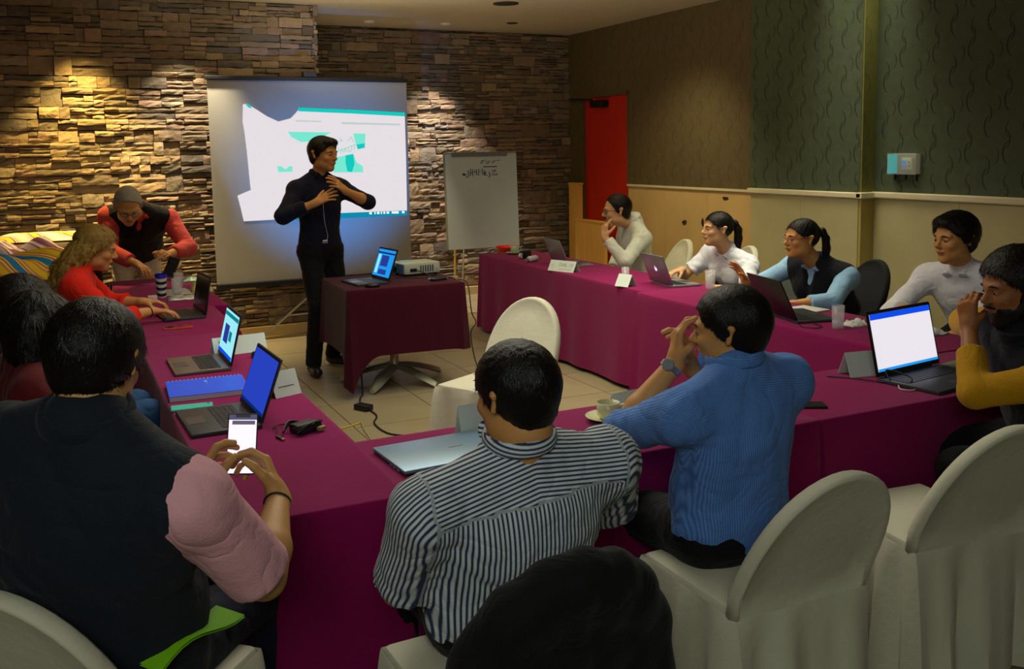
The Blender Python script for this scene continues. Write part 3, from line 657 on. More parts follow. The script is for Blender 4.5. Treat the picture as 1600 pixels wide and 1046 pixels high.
# ------------------------------------------------------------------ small things on the tables
M_card = mat('name_card', c8(206, 220, 212), .7, var=.03)
M_napk = mat('napkin', c8(210, 210, 200), .8, bump=.3, bscale=40)
M_ceram = mat('cream_ceramic', c8(214, 214, 170), .2, var=.02)
M_glass = mat('clear_glass', (.8, .85, .86), .06, ior=1.45, var=0, alpha=.22, spec=1.)
M_ink = mat('pen_ink', (.02, .025, .04), .6)
def tent(label, x, y, rz, w_=.21, h_=.075, d=.07, text=None, z=TZ):
    """folded card: printed face towards local -Y"""
    t = thing('name_sign', label, 'name sign', (x, y, z), rz)
    th = .0012
    f = MB().add([(-w_ / 2, -d / 2, .001), (w_ / 2, -d / 2, .001), (w_ / 2, 0, h_), (-w_ / 2, 0, h_), (-w_ / 2, -d / 2 + th, 0), (w_ / 2, -d / 2 + th, 0), (w_ / 2, 0, h_ - th * 1.5), (-w_ / 2, 0, h_ - th * 1.5)],
             [(0, 1, 2, 3), (7, 6, 5, 4), (0, 4, 5, 1), (1, 5, 6, 2), (3, 7, 4, 0)]); f.build('front_face', M_card, t)
    MB().add([(-w_ / 2, d / 2, .001), (w_ / 2, d / 2, .001), (w_ / 2, 0, h_), (-w_ / 2, 0, h_), (-w_ / 2, d / 2 - th, 0), (w_ / 2, d / 2 - th, 0), (w_ / 2, 0, h_ - th * 1.5), (-w_ / 2, 0, h_ - th * 1.5)],
             [(3, 2, 1, 0), (4, 5, 6, 7), (1, 5, 4, 0), (2, 6, 5, 1), (0, 4, 7, 3)]).build('back_face', M_card, t)
    if text:
        a = math.atan2(d / 2, h_); mb = MB()
        for st in text:
            mb.tube([Matrix.Translation((0, -d / 2 - .0008, 0)) @ Matrix.Rotation(-a, 4, 'X') @ Vector((-w_ / 2 + px * w_, 0, pz * math.hypot(h_, d / 2))) for px, pz in st], .0013, 4)
        mb.build('lettering', M_ink, t)
    return t
LET = {'C': [[(1, .9), (.4, 1), (0, .5), (.4, 0), (1, .1)]], 'H': [[(0, 0), (0, 1)], [(1, 0), (1, 1)], [(0, .5), (1, .5)]], 'A': [[(0, 0), (.5, 1), (1, 0)], [(.2, .4), (.8, .4)]], 'L': [[(0, 1), (0, 0), (1, 0)]], 'I': [[(.5, 0), (.5, 1)]],
       'O': [[(.5, 1), (0, .6), (.1, .1), (.6, 0), (1, .4), (.9, .9), (.5, 1)]], 'B': [[(0, 0), (0, 1), (.7, .9), (.7, .6), (0, .5), (.9, .3), (.7, 0), (0, 0)]], 'i': [[(.5, 0), (.5, .6)], [(.5, .8), (.5, .85)]], 'a': [[(.9, .6), (.2, .6), (.1, .1), (.8, .1), (.9, .6), (.95, 0)]],
       '-': [[(0, .4), (1, .4)]], 'n': [[(0, 0), (0, .6), (.8, .6), (.9, 0)]], 'r': [[(0, 0), (0, .6), (.7, .6)]], '7': [[(0, 1), (1, .9), (.4, 0)]]}
def word(s, x0, z0, cw, ch, gap=.3):
    out = []
    for k, ch_ in enumerate(s):
        for st in LET.get(ch_, []): out.append([(x0 + (k * (1 + gap) + p) * cw, z0 + q * ch) for p, q in st])
    return out
tent('white paper name sign with CHALIO handwritten on it, on the far right table', 3.66, 6.65, R(-70), .27, .085, .09, word('CHALIO', .38, .48, .07, .30) + [[(.08, .5), (.2, .56)], [(.12, .3), (.16, .28)], [(.4, .22), (.9, .26)]])
tent('pale name sign standing behind the taupe laptop with the web page', .79, 4.78, R(6), .26, .085, .09, word('B', .12, .6, .05, .2) + [[(.1, .4), (.3, .4)]])
tent('small pale name sign right of the dark grey laptop with the blue display', .80, 3.84, R(20), .12, .10, .09, [[(.2, .4), (.8, .4)]])
tent('name sign beginning with Bi, half hidden by the striped-shirt man', 1.33, 2.98, R(6), .24, .105, .05, word('Bi', .42, .55, .07, .2) + [[(.44, .42), (.7, .42)]] + word('L', .62, .12, .05, .14) + [[(.45, .16), (.56, .16)]])
tent('name sign behind the coffee cup, partly behind the blue-shirted elbow', 1.92, 2.93, R(8), .25, .085, .07, word('7', .52, .45, .05, .3) + [[(.35, .5), (.45, .52)], [(.35, .2), (.62, .22)]])
tent('name sign left of the laptop with the blank white page', 3.06, 2.95, R(170), .16, .10, .09)
tent('small folded white card on the table beside the emblem laptop', 3.63, 5.69, R(-72), .12, .085, .10)
def cup_saucer(x, y):
    s = thing('saucer', 'cream saucer under the coffee cup on the near table', 'saucer', (x, y, TZ))
    MB().lathe([(0, .004), (.03, .003), (.035, .001), (.04, .003), (.072, .016), (.082, .020), (.083, .022), (.072, .0195), (.04, .008), (0, .007)], 40).build('dish', M_ceram, s, 'full')
    c_ = thing('coffee_cup', 'cream coffee cup with a handle on its saucer', 'cup', (x, y, TZ + .008), R(-38))
    MB().lathe([(0, .001), (.026, .001), (.028, .004), (.038, .014), (.041, .03), (.042, .062), (.0405, .0625), (.039, .03), (.034, .014), (0, .008)], 40).build('bowl', M_ceram, c_, 'full')
    MB().tube(smooth_path([(.040, 0, .052), (.058, 0, .055), (.066, 0, .040), (.056, 0, .022), (.040, 0, .020)]), .0045, 8).build('handle', M_ceram, c_, 'full')
    MB().lathe([(0, .035), (.039, .035)], 30).build('coffee', mat('coffee_milk', c8(130, 128, 66), .15), c_)
cup_saucer(1.755, 2.87)
def tumbler(label, x, y, h_=.12, r=.033, water=.045, z=TZ):
    t = thing('drinking_glass', label, 'glass', (x, y, z), group='drinking glasses')
    MB().lathe([(0, .001), (r * .86, .001), (r * .9, .004), (r, h_), (r - .0022, h_), (r * .88 - .002, .012), (0, .010)], 24).build('glass_wall', M_glass, t, 'full')
    if water: MB().lathe([(0, .0125), (r * .85, .0125), (r * .90, water), (0, water)], 24).build('water', mat('water', (.7, .76, .78), .05, var=0, alpha=.3), t, 'full')
tumbler('water glass on the right row beside the black laptop', 3.73, 3.76, .125, .034)
tumbler('small glass behind the folded white card on the right row', 3.80, 5.96, .095, .03, 0)
tumbler('cloudy glass before the woman in the white blouse', 4.04, 5.26, .13, .036, .10)
tumbler('clear glass at the left end beside the striped cup', .75, 6.98, .12, .035)
tumbler('clear glass standing behind the other one near the bending man', .80, 7.30, .12, .035, 0)
def crumple(name, label, cat, x, y, w_, d, h_, m, seed, z=TZ):
    r = random.Random(seed); n = 11; vs = []; fs = []
    for j in range(n):
        for i in range(n):
            u, v = i / (n - 1), j / (n - 1); e = min(u, 1 - u, v, 1 - v) * 2
            vs.append(((u - .5) * w_ * (1 + r.uniform(-.08, .08)), (v - .5) * d * (1 + r.uniform(-.1, .1)), .002 + h_ * r.uniform(.25, 1) * min(1, e * 2.5)))
    for j in range(n - 1):
        for i in range(n - 1): a = j * n + i; fs.append((a, a + 1, a + n + 1, a + n))
    o0 = len(vs); ring = list(range(n)) + [j * n + n - 1 for j in range(1, n)] + [n * n - 2 - i for i in range(n - 1)] + [j * n for j in range(n - 2, 0, -1)]
    vs.append((0, 0, .0005)); fs += [(ring[(k + 1) % len(ring)], ring[k], o0) for k in range(len(ring))]
    o = MB().add(vs, fs).build(name, m, smooth='full'); o.location = (x, y, z); return tag(o, label, cat)
crumple('napkin', 'crumpled white napkin right of the water glass', 'napkin', 3.87, 3.77, .13, .10, .035, M_napk, 4)
crumple('napkin', 'white crumpled napkin behind the laptop with the blank page', 'napkin', 4.02, 3.42, .16, .14, .03, M_napk, 9)
crumple('candy_wrapper', 'open pale yellow and pink snack wrapper on the far left table', 'wrapper', .93, 7.10, .16, .24, .07, mat('wrapper_yellow', c8(190, 176, 110), .4, var=.5, scale=14), 12)
crumple('snack_packet', 'green and white snack packet near the bending man', 'packet', .95, 7.72, .17, .17, .035, mat('packet_green', c8(150, 190, 150), .35, var=.6, scale=20), 15)
crumple('foil_wrapper', 'shiny white foil wrapper in front of the two glasses', 'wrapper', .76, 6.76, .20, .12, .028, mat('foil', c8(200, 200, 200), .25, .4), 18)
flat('paper_plate', 'white tray holding the glasses by the striped cup', 'tray', .76, 7.12, .20, .32, .006, mat('tray_white', c8(170, 172, 168), .5), .1)
flat('candy_box', 'small white and pink box left of the striped cup', 'box', .575, 6.84, .06, .05, .03, mat('box_white', c8(225, 200, 205), .6))
# striped paper cup
t = thing('striped_cup', 'black and white striped paper cup with a blue rim, on the left table', 'cup', (.645, 6.93, TZ))
prof = [(.030 + .010 * k / 8, .165 * k / 8) for k in range(9)]
for k in range(8):
    (a, z0), (b_, z1) = prof[k], prof[k + 1]
    vs = []; fs = []; n = 24
    for q, (rr, zz) in enumerate(((a, z0), (b_, z1))):
        for i in range(n): an = 2 * math.pi * i / n; vs.append((rr * math.cos(an), rr * math.sin(an), max(0.001, zz + (.012 * math.sin(an) if 0 < (k + q) < 8 else 0))))
    fs = [(i, (i + 1) % n, n + (i + 1) % n, n + i) for i in range(n)]
    MB().add(vs, fs).build('band', [mat('cup_white', c8(200, 205, 205), .5), M_blk][k % 2] if k < 7 else mat('cup_blue', c8(40, 40, 190), .4), t, True)
MB().lathe([(0, .16), (.040, .16)], 24).build('lid', MATS['cup_blue'], t)
MB().lathe([(0, .001), (.03, .001)], 24).build('base', MATS['cup_white'], t)
# phones
def phone(label, x, y, z, rz=0, m=None, face=None, rx=0, ry=0, case=None, w_=.075, h_=.155, extra=None):
    t = thing('phone', label, 'phone', (x, y, z)); t.rotation_euler = (rx, ry, rz)
    MB().box(-w_ / 2, w_ / 2, -h_ / 2, h_ / 2, .001, .009, .003).build('phone_body', m or M_blk, t, True)
    f = MB().box(-w_ / 2 + .003, w_ / 2 - .003, -h_ / 2 + .004, h_ / 2 - .004, .009, .0094).build('display', face or MATS['display_off'], t)
    return t, f
phone('black phone in a red case lying below the black laptop', .60, 5.635, TZ, R(86), mat('red_case', c8(235, 60, 50), .4))
p_, f_ = phone('teal phone lying face down between the blue notebook and dark laptop', .44, 3.80, TZ, R(84), mat('teal_case', c8(50, 190, 170), .4), mat('teal_case', 0))
MB().lathe([(.004, 0), (.006, .001), (0, .001)], 12, T(.02, -.062, .0096)).build('camera_lens', M_blk, p_)
phone('dark phone lying beside the blue shirt on the near table', 2.50, 2.68, TZ, R(60))
# spiral notebook
nb = thing('spiral_notebook', 'bright blue spiral notebook between the two left laptops', 'notebook', (.535, 4.07, TZ), R(-3))
MB().box(-.155, .155, -.15, .125, .001, .020).build('pages', mat('pages_white', c8(205, 205, 210), .8), nb)
MB().box(-.157, .157, -.152, .13, .020, .0225, .0008).build('cover', mat('notebook_blue', c8(0, 84, 250), .4, var=.06), nb)
sp = MB()
for k in range(19): sp.tube([(-.145 + k * .016, .128 + .008 * math.cos(a), .012 + .013 * math.sin(a)) for a in [i * 2 * math.pi / 8 for i in range(9)]], .0014, 5)
sp.build('spiral_binding', mat('white_wire', c8(190, 195, 205), .3, .4), nb)
mk = MB().sphere((0, 0, 0), (.008, .010, .0006), 10, T(.0, .07, .0228)); mk.box(.003, .004, .0, .06, .0225, .023); mk.build('cover_mark', mat('mark_pale', c8(150, 190, 240), .5), nb)
# mouse, charger and cables on the left row
ms = MB().sphere((0, 0, .014), (.032, .055, .020), 14, T(.855, 4.60, TZ, rz=.5)).build('mouse', M_blk, smooth='full'); tag(ms, 'black mouse right of the taupe laptop at the table edge', 'mouse')
ch = thing('laptop_charger', 'black laptop charger bundled with its cord on the left table', 'charger', (.745, 3.27, TZ), R(25))
MB().box(-.035, .06, -.035, .035, .001, .034, .008).build('brick', M_blk, ch, True)
cb = MB()
for k in range(3): cb.tube(smooth_path([(-.05, -.03 + .012 * k, .012 + .006 * k), (.0, -.045, .04), (.07, -.02 + .01 * k, .03), (.06, .045, .012), (-.02, .05, .02 + .008 * k), (-.07, .02, .012)]), .0038, 6)
cb.build('cord', M_blk, ch, 'full')
MB().box(.03, .06, -.055, -.038, .006, .02, .002).build('plug', mat('plug_beige', c8(140, 130, 90), .5), ch)
us = MB().box(-.006, .006, -.02, .02, .002, .009, .001, T(.655, 3.23, TZ, rz=.25)).build('usb_plug', M_blk); tag(us, 'small USB plug at the end of a thin cable beside the charger', 'plug')
MB().box(-.0045, .0045, -.034, -.02, .003, .008, 0, T(.655, 3.23, TZ, rz=.25)).build('connector', mat('gold_metal', c8(200, 170, 90), .3, .8), us)
cable('thin black cable curling from the USB plug to the charger', [(.655, 3.25, .727), (.665, 3.31, .73), (.66, 3.36, .727), (.69, 3.38, .727), (.72, 3.32, .74)], .002)
# around the white-page laptop
cable('black charging cable looping left of the white-page laptop', [(2.90, 2.98, .724), (2.97, 2.88, .726), (3.02, 2.78, .726), (3.05, 2.70, .73), (3.10, 2.72, .75), (3.05, 2.80, .77), (3.03, 2.76, .735)], .003)
cable('short white cable loop beside the white-page laptop hinge', [(3.03, 2.72, .726), (2.99, 2.67, .725), (3.02, 2.64, .725), (3.07, 2.66, .725), (3.09, 2.70, .726)], .0028, mat('white_rubber', c8(180, 180, 175), .5))
flat('hard_drive', 'grey flat case lying right of the bearded man\'s elbow', 'case', 3.55, 2.82, .12, .16, .012, mat('case_grey', c8(110, 116, 90), .5), .2)
cable('black mouse cable by the black laptop on the right row', [(3.62, 3.93, .725), (3.58, 3.86, .728), (3.62, 3.80, .726), (3.69, 3.84, .726), (3.70, 3.92, .727)], .003)
flat('notepad', 'white notepad behind the black laptop near the blue sleeve', 'notepad', 4.02, 4.28, .12, .2, .01, M_napk, .1)
# far right table end
bt = thing('white_bottle', 'white plastic bottle lying on its side next to the silver laptop', 'bottle', (3.73, 7.35, TZ), R(-60))
MB().lathe([(0, -.07), (.024, -.068), (.027, -.06), (.027, .045), (.016, .06), (.013, .07)], 20, T(0, 0, .028) @ Matrix.Rotation(R(90), 4, 'X')).build('bottle_body', mat('white_plastic', c8(200, 206, 208), .3), bt, 'full')
MB().lathe([(.015, .068), (.015, .09), (0, .09)], 16, T(0, 0, .028) @ Matrix.Rotation(R(90), 4, 'X')).build('bottle_cap', mat('cap_grey', c8(120, 124, 124), .4), bt, True)
sc_ = thing('saucer', 'pale saucer at the far end of the right table row', 'saucer', (3.88, 8.0, TZ))
MB().lathe([(0, .004), (.04, .002), (.08, .016), (.082, .018), (.04, .008), (0, .008)], 28).build('dish', M_ceram, sc_, 'full')
ct = thing('coffee_cup', 'pale green cup standing on the far saucer by the flip chart', 'cup', (3.88, 8.0, TZ + .008))
MB().lathe([(0, .001), (.026, .001), (.038, .02), (.042, .065), (.040, .065), (.036, .02), (0, .01)], 24).build('bowl', mat('pale_green_cup', c8(160, 188, 160), .3), ct, 'full')
MB().tube(smooth_path([(.040, 0, .052), (.062, 0, .052), (.06, 0, .022), (.038, 0, .02)]), .0045, 8).build('handle', MATS['pale_green_cup'], ct, 'full')
tp = thing('tape_dispenser', 'small dark dispenser with white rolls beside the white bottle', 'dispenser', (3.80, 7.62, TZ), R(20))
MB().box(-.05, .05, -.035, .035, .001, .07, .012).build('dispenser_body', M_blk, tp, True)
MB().lathe([(.022, -.012), (.022, .012)], 18, T(-.055, 0, .03) @ Matrix.Rotation(R(90), 4, 'X')).build('roll', M_napk, tp, True)
rc = thing('red_bucket', 'red bucket behind the far end of the right table row', 'bucket', (4.16, 8.75, 0))
MB().lathe([(.09, .0), (.11, .70), (.116, .70), (.116, .715), (.105, .715), (.085, .02), (0, .02)], 24).build('bucket_wall', mat('red_plastic', c8(230, 40, 10), .4), rc, 'full')
# wall controller
tc_ = thing('wall_thermostat', 'clear plastic covered control box on the green patterned wallpaper', 'thermostat', (XC - .002, 5.22, 1.54), R(-90))
MB().box(-.13, .13, -.012, -.0, -.075, .075, .004).build('backplate', mat('plate_grey', c8(150, 154, 130), .5), tc_)
MB().box(-.02, .08, -.04, -.012, -.045, .045, .006).build('controller', mat('controller_cream', c8(196, 204, 166), .5), tc_, True)
MB().box(-.012, .03, -.043, -.040, -.020, .025).build('control_display', em('lcd_blue', c8(0, 120, 190), .7), tc_)
for k in range(2): MB().box(.05, .065, -.044, -.04, -.02 + k * .025, -.008 + k * .025, .001).build('button', mat('button_grey', c8(120, 130, 110), .5), tc_)
cv = mat('clear_cover', (.75, .8, .78), .1, alpha=.16, spec=1., var=0)
MB().box(-.135, .135, -.062, -.059, -.08, .08, .001).build('cover_front', cv, tc_)
MB().box(-.135, -.131, -.06, -.001, -.08, .08).build('cover_side', cv, tc_); MB().box(.131, .135, -.06, -.001, -.08, .08).build('cover_side', cv, tc_)
MB().box(-.135, .135, -.06, -.001, .076, .08).build('cover_side', cv, tc_)
MB().box(-.13, -.035, -.0615, -.058, -.072, .072).build('sticker', mat('cyan_label', c8(30, 225, 255), .4), tc_)  # label's cyan brightened to stand in for the projector's reflection
cu_ = mat('cage_dark', (.02, .025, .015), .5)
br = MB()
for x in (-.10, 0, .10): br.box(x - .004, x + .004, -.02, -.001, -.125, -.08)
br.box(-.11, .11, -.022, -.014, -.128, -.118); br.build('bracket', cu_, tc_)

# ------------------------------------------------------------------ left background: bench with cushion and piled fabrics
bn = thing('padded_bench', 'dark padded bench against the yellow-lit stone wall', 'bench', (-.05, 8.45, 0))
MB().box(-.95, .38, -.27, .35, .62, .86, .03).build('seat', mat('dark_leather', c8(40, 34, 26), .4, bump=.2, bscale=40), bn, True)
MB().box(-.9, .34, -.24, .30, .06, .62, .01).build('base_box', M_brown, bn)
for sx in (-.85, .28):
    for sy in (-.2, .26): MB().box(sx - .03, sx + .03, sy - .03, sy + .03, 0, .06).build('foot', M_brown, bn)
cs = thing('foam_cushion', 'flat beige cushion lying on the bench under a printed cloth', 'cushion', (-.03, 8.46, .86))
MB().box(-.35, .33, -.22, .22, .001, .18, .05).build('cushion_body', mat('cushion_satin', c8(150, 134, 104), .45, var=.15, scale=10), cs, True)
def drape(name, label, x, y, z, w_, d, h_, cols, seed, fz=(5, 7), rz=0.):
    r = random.Random(seed); nx_, ny_ = 60, 34; vs = []; fs = []
    p = [r.uniform(0, 6) for _ in range(6)]
    for j in range(ny_ + 1):
        for i in range(nx_ + 1):
            u, v = i / nx_, j / ny_; xx = (u - .5) * w_; yy = (v - .5) * d
            e = (1 - abs(2 * u - 1) ** 4) * (1 - abs(2 * v - 1) ** 4)
            f = math.sin(fz[0] * u * 3 + p[0] + 2 * math.sin(v * 4 + p[3])) * .5 + .35 * math.sin(fz[1] * (u + v) * 3 + p[1]) + .3 * math.sin(fz[1] * 2 * (v - u * .4) * 2 + p[2])
            vs.append((xx, yy, .004 + max(0, e * h_ * (.72 + .28 * f))))
    W = nx_ + 1
    for j in range(ny_):
        for i in range(nx_): a = j * W + i; fs.append((a, a + 1, a + W + 1, a + W))
    b0 = len(vs); vs += [(x_, y_, 0) for x_, y_, _ in vs[:]]
    for j in range(ny_):
        for i in range(nx_): a = b0 + j * W + i; fs.append((a + W, a + W + 1, a + 1, a))
    m = bpy.data.materials.new(name + '_print'); m.use_nodes = True; nt = m.node_tree; L = nt.links.new; N = nt.nodes.new
    b = nt.nodes['Principled BSDF']; b.inputs['Roughness'].default_value = .7
    tc = N('ShaderNodeTexCoord'); wv = N('ShaderNodeTexWave'); wv.inputs['Scale'].default_value = 2.2; wv.inputs['Distortion'].default_value = 6; wv.inputs['Detail'].default_value = 1.5; wv.inputs['Detail Scale'].default_value = .8
    wv.bands_direction = 'DIAGONAL'; L(tc.outputs['Object'], wv.inputs[0]); rp = N('ShaderNodeValToRGB'); rp.color_ramp.interpolation = 'CONSTANT'; L(wv.outputs[1], rp.inputs[0])
    el = rp.color_ramp.elements; el[0].color = (*cols[0], 1); el[0].position = 0; el[1].color = (*cols[1], 1); el[1].position = 1 / len(cols)
    for k, c in enumerate(cols[2:], 2): q = el.new(k / len(cols)); q.color = (*c, 1)
    L(rp.outputs[0], b.inputs['Base Color'])
    o = MB().add(vs, fs).build(name, m, smooth='full'); o.location = (x, y, z); o.rotation_euler = (0, 0, rz); return tag(o, label, 'fabric')
Wt, Yl, Or, Pu, Bl, Rd = c8(225, 215, 215), c8(235, 200, 20), c8(225, 110, 10), c8(110, 50, 110), c8(10, 130, 200), c8(200, 50, 20)
drape('printed_cloth', 'white cloth printed with orange and purple swirls, on the cushion', -.05, 8.47, 1.04, .80, .42, .075, [Wt, Wt, c8(240, 190, 120), Wt, c8(190, 120, 130), Wt, Pu, Yl], 3, (2, 3))
drape('purple_blanket', 'crumpled purple and white cloth heaped in the left corner', -.20, 7.93, .862, .72, .42, .25, [Pu, c8(200, 185, 205), c8(225, 215, 225), c8(130, 80, 140), c8(190, 170, 195)], 5, (4, 3), -.15)
drape('yellow_blanket', 'shiny yellow and orange striped cloth heap behind the dark-haired women', -.20, 7.48, .852, .80, .44, .22, [Yl, c8(220, 170, 10), Or, Wt, Yl, Rd, c8(240, 210, 40), Bl], 8, (3, 2), .3)
hm = thing('storage_box', 'dark wooden crate under the heaped bright cloths', 'crate', (-.22, 7.68, 0))
MB().box(-.42, .42, -.42, .36, .08, .85, .01).build('crate_body', mat('crate_wood', c8(46, 34, 24), .7, bump=.2, bscale=20), hm)
for sx in (-.36, .36):
    for sy in (-.36, .30): MB().box(sx - .03, sx + .03, sy - .03, sy + .03, 0, .08).build('foot', M_brown, hm)
0 and make_chair('plain dark chair standing before the beige cushion', (.18, 8.02, 0), R(170), 'banquet chairs', mat('dark_olive_cover', c8(46, 44, 36), .6), .88)
# ------------------------------------------------------------------ people: smooth-blended distance fields turned into one skin
def V3(*a): return np.array(a, dtype=np.float64)
def nrm(v): return v / (np.linalg.norm(v) + 1e-9)
class Field:
    def __init__(s, lo, hi, h):
        s.h = h; s.lo = np.array(lo) - h * 1.5; n = np.ceil((np.array(hi) + h * 1.5 - s.lo) / h).astype(int) + 1; s.n = n
        s.ax = [(s.lo[i] + h * np.arange(n[i])).astype(np.float32) for i in range(3)]
        s.F = np.full(n, .2, np.float32)
    def sl(s, lo, hi, m):
        a = np.maximum(0, np.floor((np.array(lo) - m - s.lo) / s.h).astype(int)); b = np.minimum(s.n, np.ceil((np.array(hi) + m - s.lo) / s.h).astype(int) + 1)
        if np.any(b <= a): return None
        idx = tuple(slice(a[i], b[i]) for i in range(3))
        P = [s.ax[0][idx[0]][:, None, None], s.ax[1][idx[1]][None, :, None], s.ax[2][idx[2]][None, None, :]]
        return idx, P
    def comb(s, idx, d, k, op):
        A = s.F[idx]
        if op == '+':
            hh = np.clip(.5 + .5 * (A - d) / k, 0, 1); s.F[idx] = A * (1 - hh) + d * hh - k * hh * (1 - hh)
        else:
            d = -d; hh = np.clip(.5 - .5 * (A - d) / k, 0, 1); s.F[idx] = A * (1 - hh) + d * hh + k * hh * (1 - hh)
    def prim(s, p, off=0.):
        kind, k, op = p['t'], p.get('k', .02), p.get('op', '+')
        g = p.get('grow', 1) * off; mg = k + .02 + abs(off)
        if kind == 'rc':
            a, b, ra, rb = p['a'], p['b'], p['ra'] + g, p['rb'] + g
            R_ = max(ra, rb); r = s.sl(np.minimum(a, b) - R_, np.maximum(a, b) + R_, mg)
            if r is None: return
            idx, P = r; ba = b - a; l2 = ba @ ba + 1e-12; q = [P[i] - a[i] for i in range(3)]
            t = np.clip((q[0] * ba[0] + q[1] * ba[1] + q[2] * ba[2]) / l2, 0, 1)
            d = np.sqrt((q[0] - t * ba[0]) ** 2 + (q[1] - t * ba[1]) ** 2 + (q[2] - t * ba[2]) ** 2) - (ra + (rb - ra) * t)
        elif kind == 'el':
            c, rad, M_ = p['c'], np.array(p['r']) + g, p['m']     # M_ rows = local axes
            R_ = rad.max(); r = s.sl(c - R_, c + R_, mg)
            if r is None: return
            idx, P = r; q = [P[i] - c[i] for i in range(3)]
            u = [(q[0] * M_[j][0] + q[1] * M_[j][1] + q[2] * M_[j][2]) for j in range(3)]
            k0 = np.sqrt((u[0] / rad[0]) ** 2 + (u[1] / rad[1]) ** 2 + (u[2] / rad[2]) ** 2) + 1e-6
            k1 = np.sqrt((u[0] / rad[0] ** 2) ** 2 + (u[1] / rad[1] ** 2) ** 2 + (u[2] / rad[2] ** 2) ** 2) + 1e-6
            d = k0 * (k0 - 1) / k1
        elif kind == 'tor':
            c, M_, R1, r1, st = p['c'], p['m'], p['R'], p['rr'] + g, p.get('st', 1)
            R_ = R1 * 1.2 + r1 * st; r = s.sl(c - R_, c + R_, mg)
            if r is None: return
            idx, P = r; q = [P[i] - c[i] for i in range(3)]
            u = [(q[0] * M_[j][0] + q[1] * M_[j][1] + q[2] * M_[j][2]) for j in range(3)]
            rr = np.sqrt(u[0] ** 2 + (u[1] / p.get('ey', 1)) ** 2); d = np.sqrt((rr - R1) ** 2 + (u[2] / st) ** 2) - r1
        for (pp, nn) in p.get('cap', []):
            d = np.maximum(d, (P[0] - pp[0]) * nn[0] + (P[1] - pp[1]) * nn[1] + (P[2] - pp[2]) * nn[2])
        s.comb(idx, d.astype(np.float32), k, op)
    def noise(s, amp, freq, seed, stretch=(1, 1, 1)):
        r = np.random.RandomState(seed); X, Y, Z = np.meshgrid(*s.ax, indexing='ij', sparse=True)
        tot = 0
        for o in range(3):
            D = r.randn(3, 3) * freq * (1.6 ** o) * np.array(stretch); ph = r.rand(3) * 6.28
            w1 = np.sin(D[0, 0] * X + D[0, 1] * Y + D[0, 2] * Z + ph[0])
            w2 = np.sin(D[1, 0] * X + D[1, 1] * Y + D[1, 2] * Z + ph[1] + 1.6 * w1)
            tot = tot + (1 - 2 * np.abs(w2)) * (.6 ** o)
        s.F += (amp * tot).astype(np.float32)
    def mesh(s):
        F = s.F; ins = F < 0; n = s.n
        cnt = np.zeros(n - 1, np.float32); acc = np.zeros((3,) + tuple(n - 1), np.float32)
        rng = lambda o, m: slice(o, m - 1 + o)
        for ax in range(3):
            o1, o2 = [a for a in range(3) if a != ax]
            for i in (0, 1):
                for j in (0, 1):
                    sa = [None] * 3; sa[o1] = slice(i, n[o1] - 1 + i); sa[o2] = slice(j, n[o2] - 1 + j)
                    sb = list(sa); sa[ax] = slice(0, n[ax] - 1); sb[ax] = slice(1, n[ax])
                    A, B = F[tuple(sa)], F[tuple(sb)]; x = (A < 0) != (B < 0)
                    t = np.where(x, A / np.where(x, A - B, 1), 0); cnt += x
                    acc[ax] += t; acc[o1] += i * x; acc[o2] += j * x
        act = cnt > 0; ids = np.full(cnt.shape, -1, np.int64); ids[act] = np.arange(act.sum())
        ijk = np.argwhere(act).astype(np.float32); c = cnt[act]
        V = np.stack([(ijk[:, a] + acc[a][act] / c) * s.h + s.lo[a] for a in range(3)], 1)
        quads = []
        for ax in range(3):
            o1, o2 = (ax + 1) % 3, (ax + 2) % 3
            sa = [slice(0, m) for m in n]; sb = list(sa); sa[ax] = slice(0, n[ax] - 1); sb[ax] = slice(1, n[ax])
            A, B = ins[tuple(sa)], ins[tuple(sb)]; x = np.argwhere(A != B)
            x = x[(x[:, o1] > 0) & (x[:, o2] > 0) & (x[:, o1] < n[o1] - 1) & (x[:, o2] < n[o2] - 1)]
            if len(x) == 0: continue
            fl = A[tuple(x.T)]
            def g(d1, d2):
                y = x.copy(); y[:, o1] -= d1; y[:, o2] -= d2; return ids[tuple(y.T)]
            q = np.stack([g(1, 1), g(0, 1), g(0, 0), g(1, 0)], 1); q[~fl] = q[~fl][:, ::-1]; quads.append(q)
        return V, np.concatenate(quads) if quads else np.zeros((0, 4), np.int64)
def relax(V, Q, it=1, lam=.5):
    e = np.concatenate([Q[:, [0, 1]], Q[:, [1, 2]], Q[:, [2, 3]], Q[:, [3, 0]]])
    for _ in range(it):
        S = np.zeros_like(V); c = np.zeros(len(V))
        for a, b in ((0, 1), (1, 0)):
            for d in range(3): S[:, d] += np.bincount(e[:, a], V[e[:, b], d], len(V))
            c += np.bincount(e[:, a], minlength=len(V))
        V = V * (1 - lam) + lam * S / np.maximum(c, 1)[:, None]
    return V
def np_mesh(name, parts, m, parent=None, base=(0, 0, 0), attr=None, **props):
    Vs, Qs, o = [], [], 0
    for V, Q in parts: Vs.append(V); Qs.append(Q + o); o += len(V)
    V = np.concatenate(Vs) - np.array(base); Q = np.concatenate(Qs)
    me = bpy.data.meshes.new(name); me.vertices.add(len(V)); me.vertices.foreach_set('co', V.astype(np.float32).ravel())
    me.loops.add(len(Q) * 4); me.loops.foreach_set('vertex_index', Q.astype(np.int32).ravel())
    me.polygons.add(len(Q)); me.polygons.foreach_set('loop_start', np.arange(0, len(Q) * 4, 4, dtype=np.int32))
    try: me.polygons.foreach_set('loop_total', np.full(len(Q), 4, np.int32))
    except Exception: pass
    me.update(calc_edges=True); me.validate(); me.materials.append(m)
    if attr is not None:
        for an, av in attr.items():
            a = me.attributes.new(an, 'FLOAT', 'POINT'); a.data.foreach_set('value', av.astype(np.float32))
    return link(name, me, parent, 'full', **props)
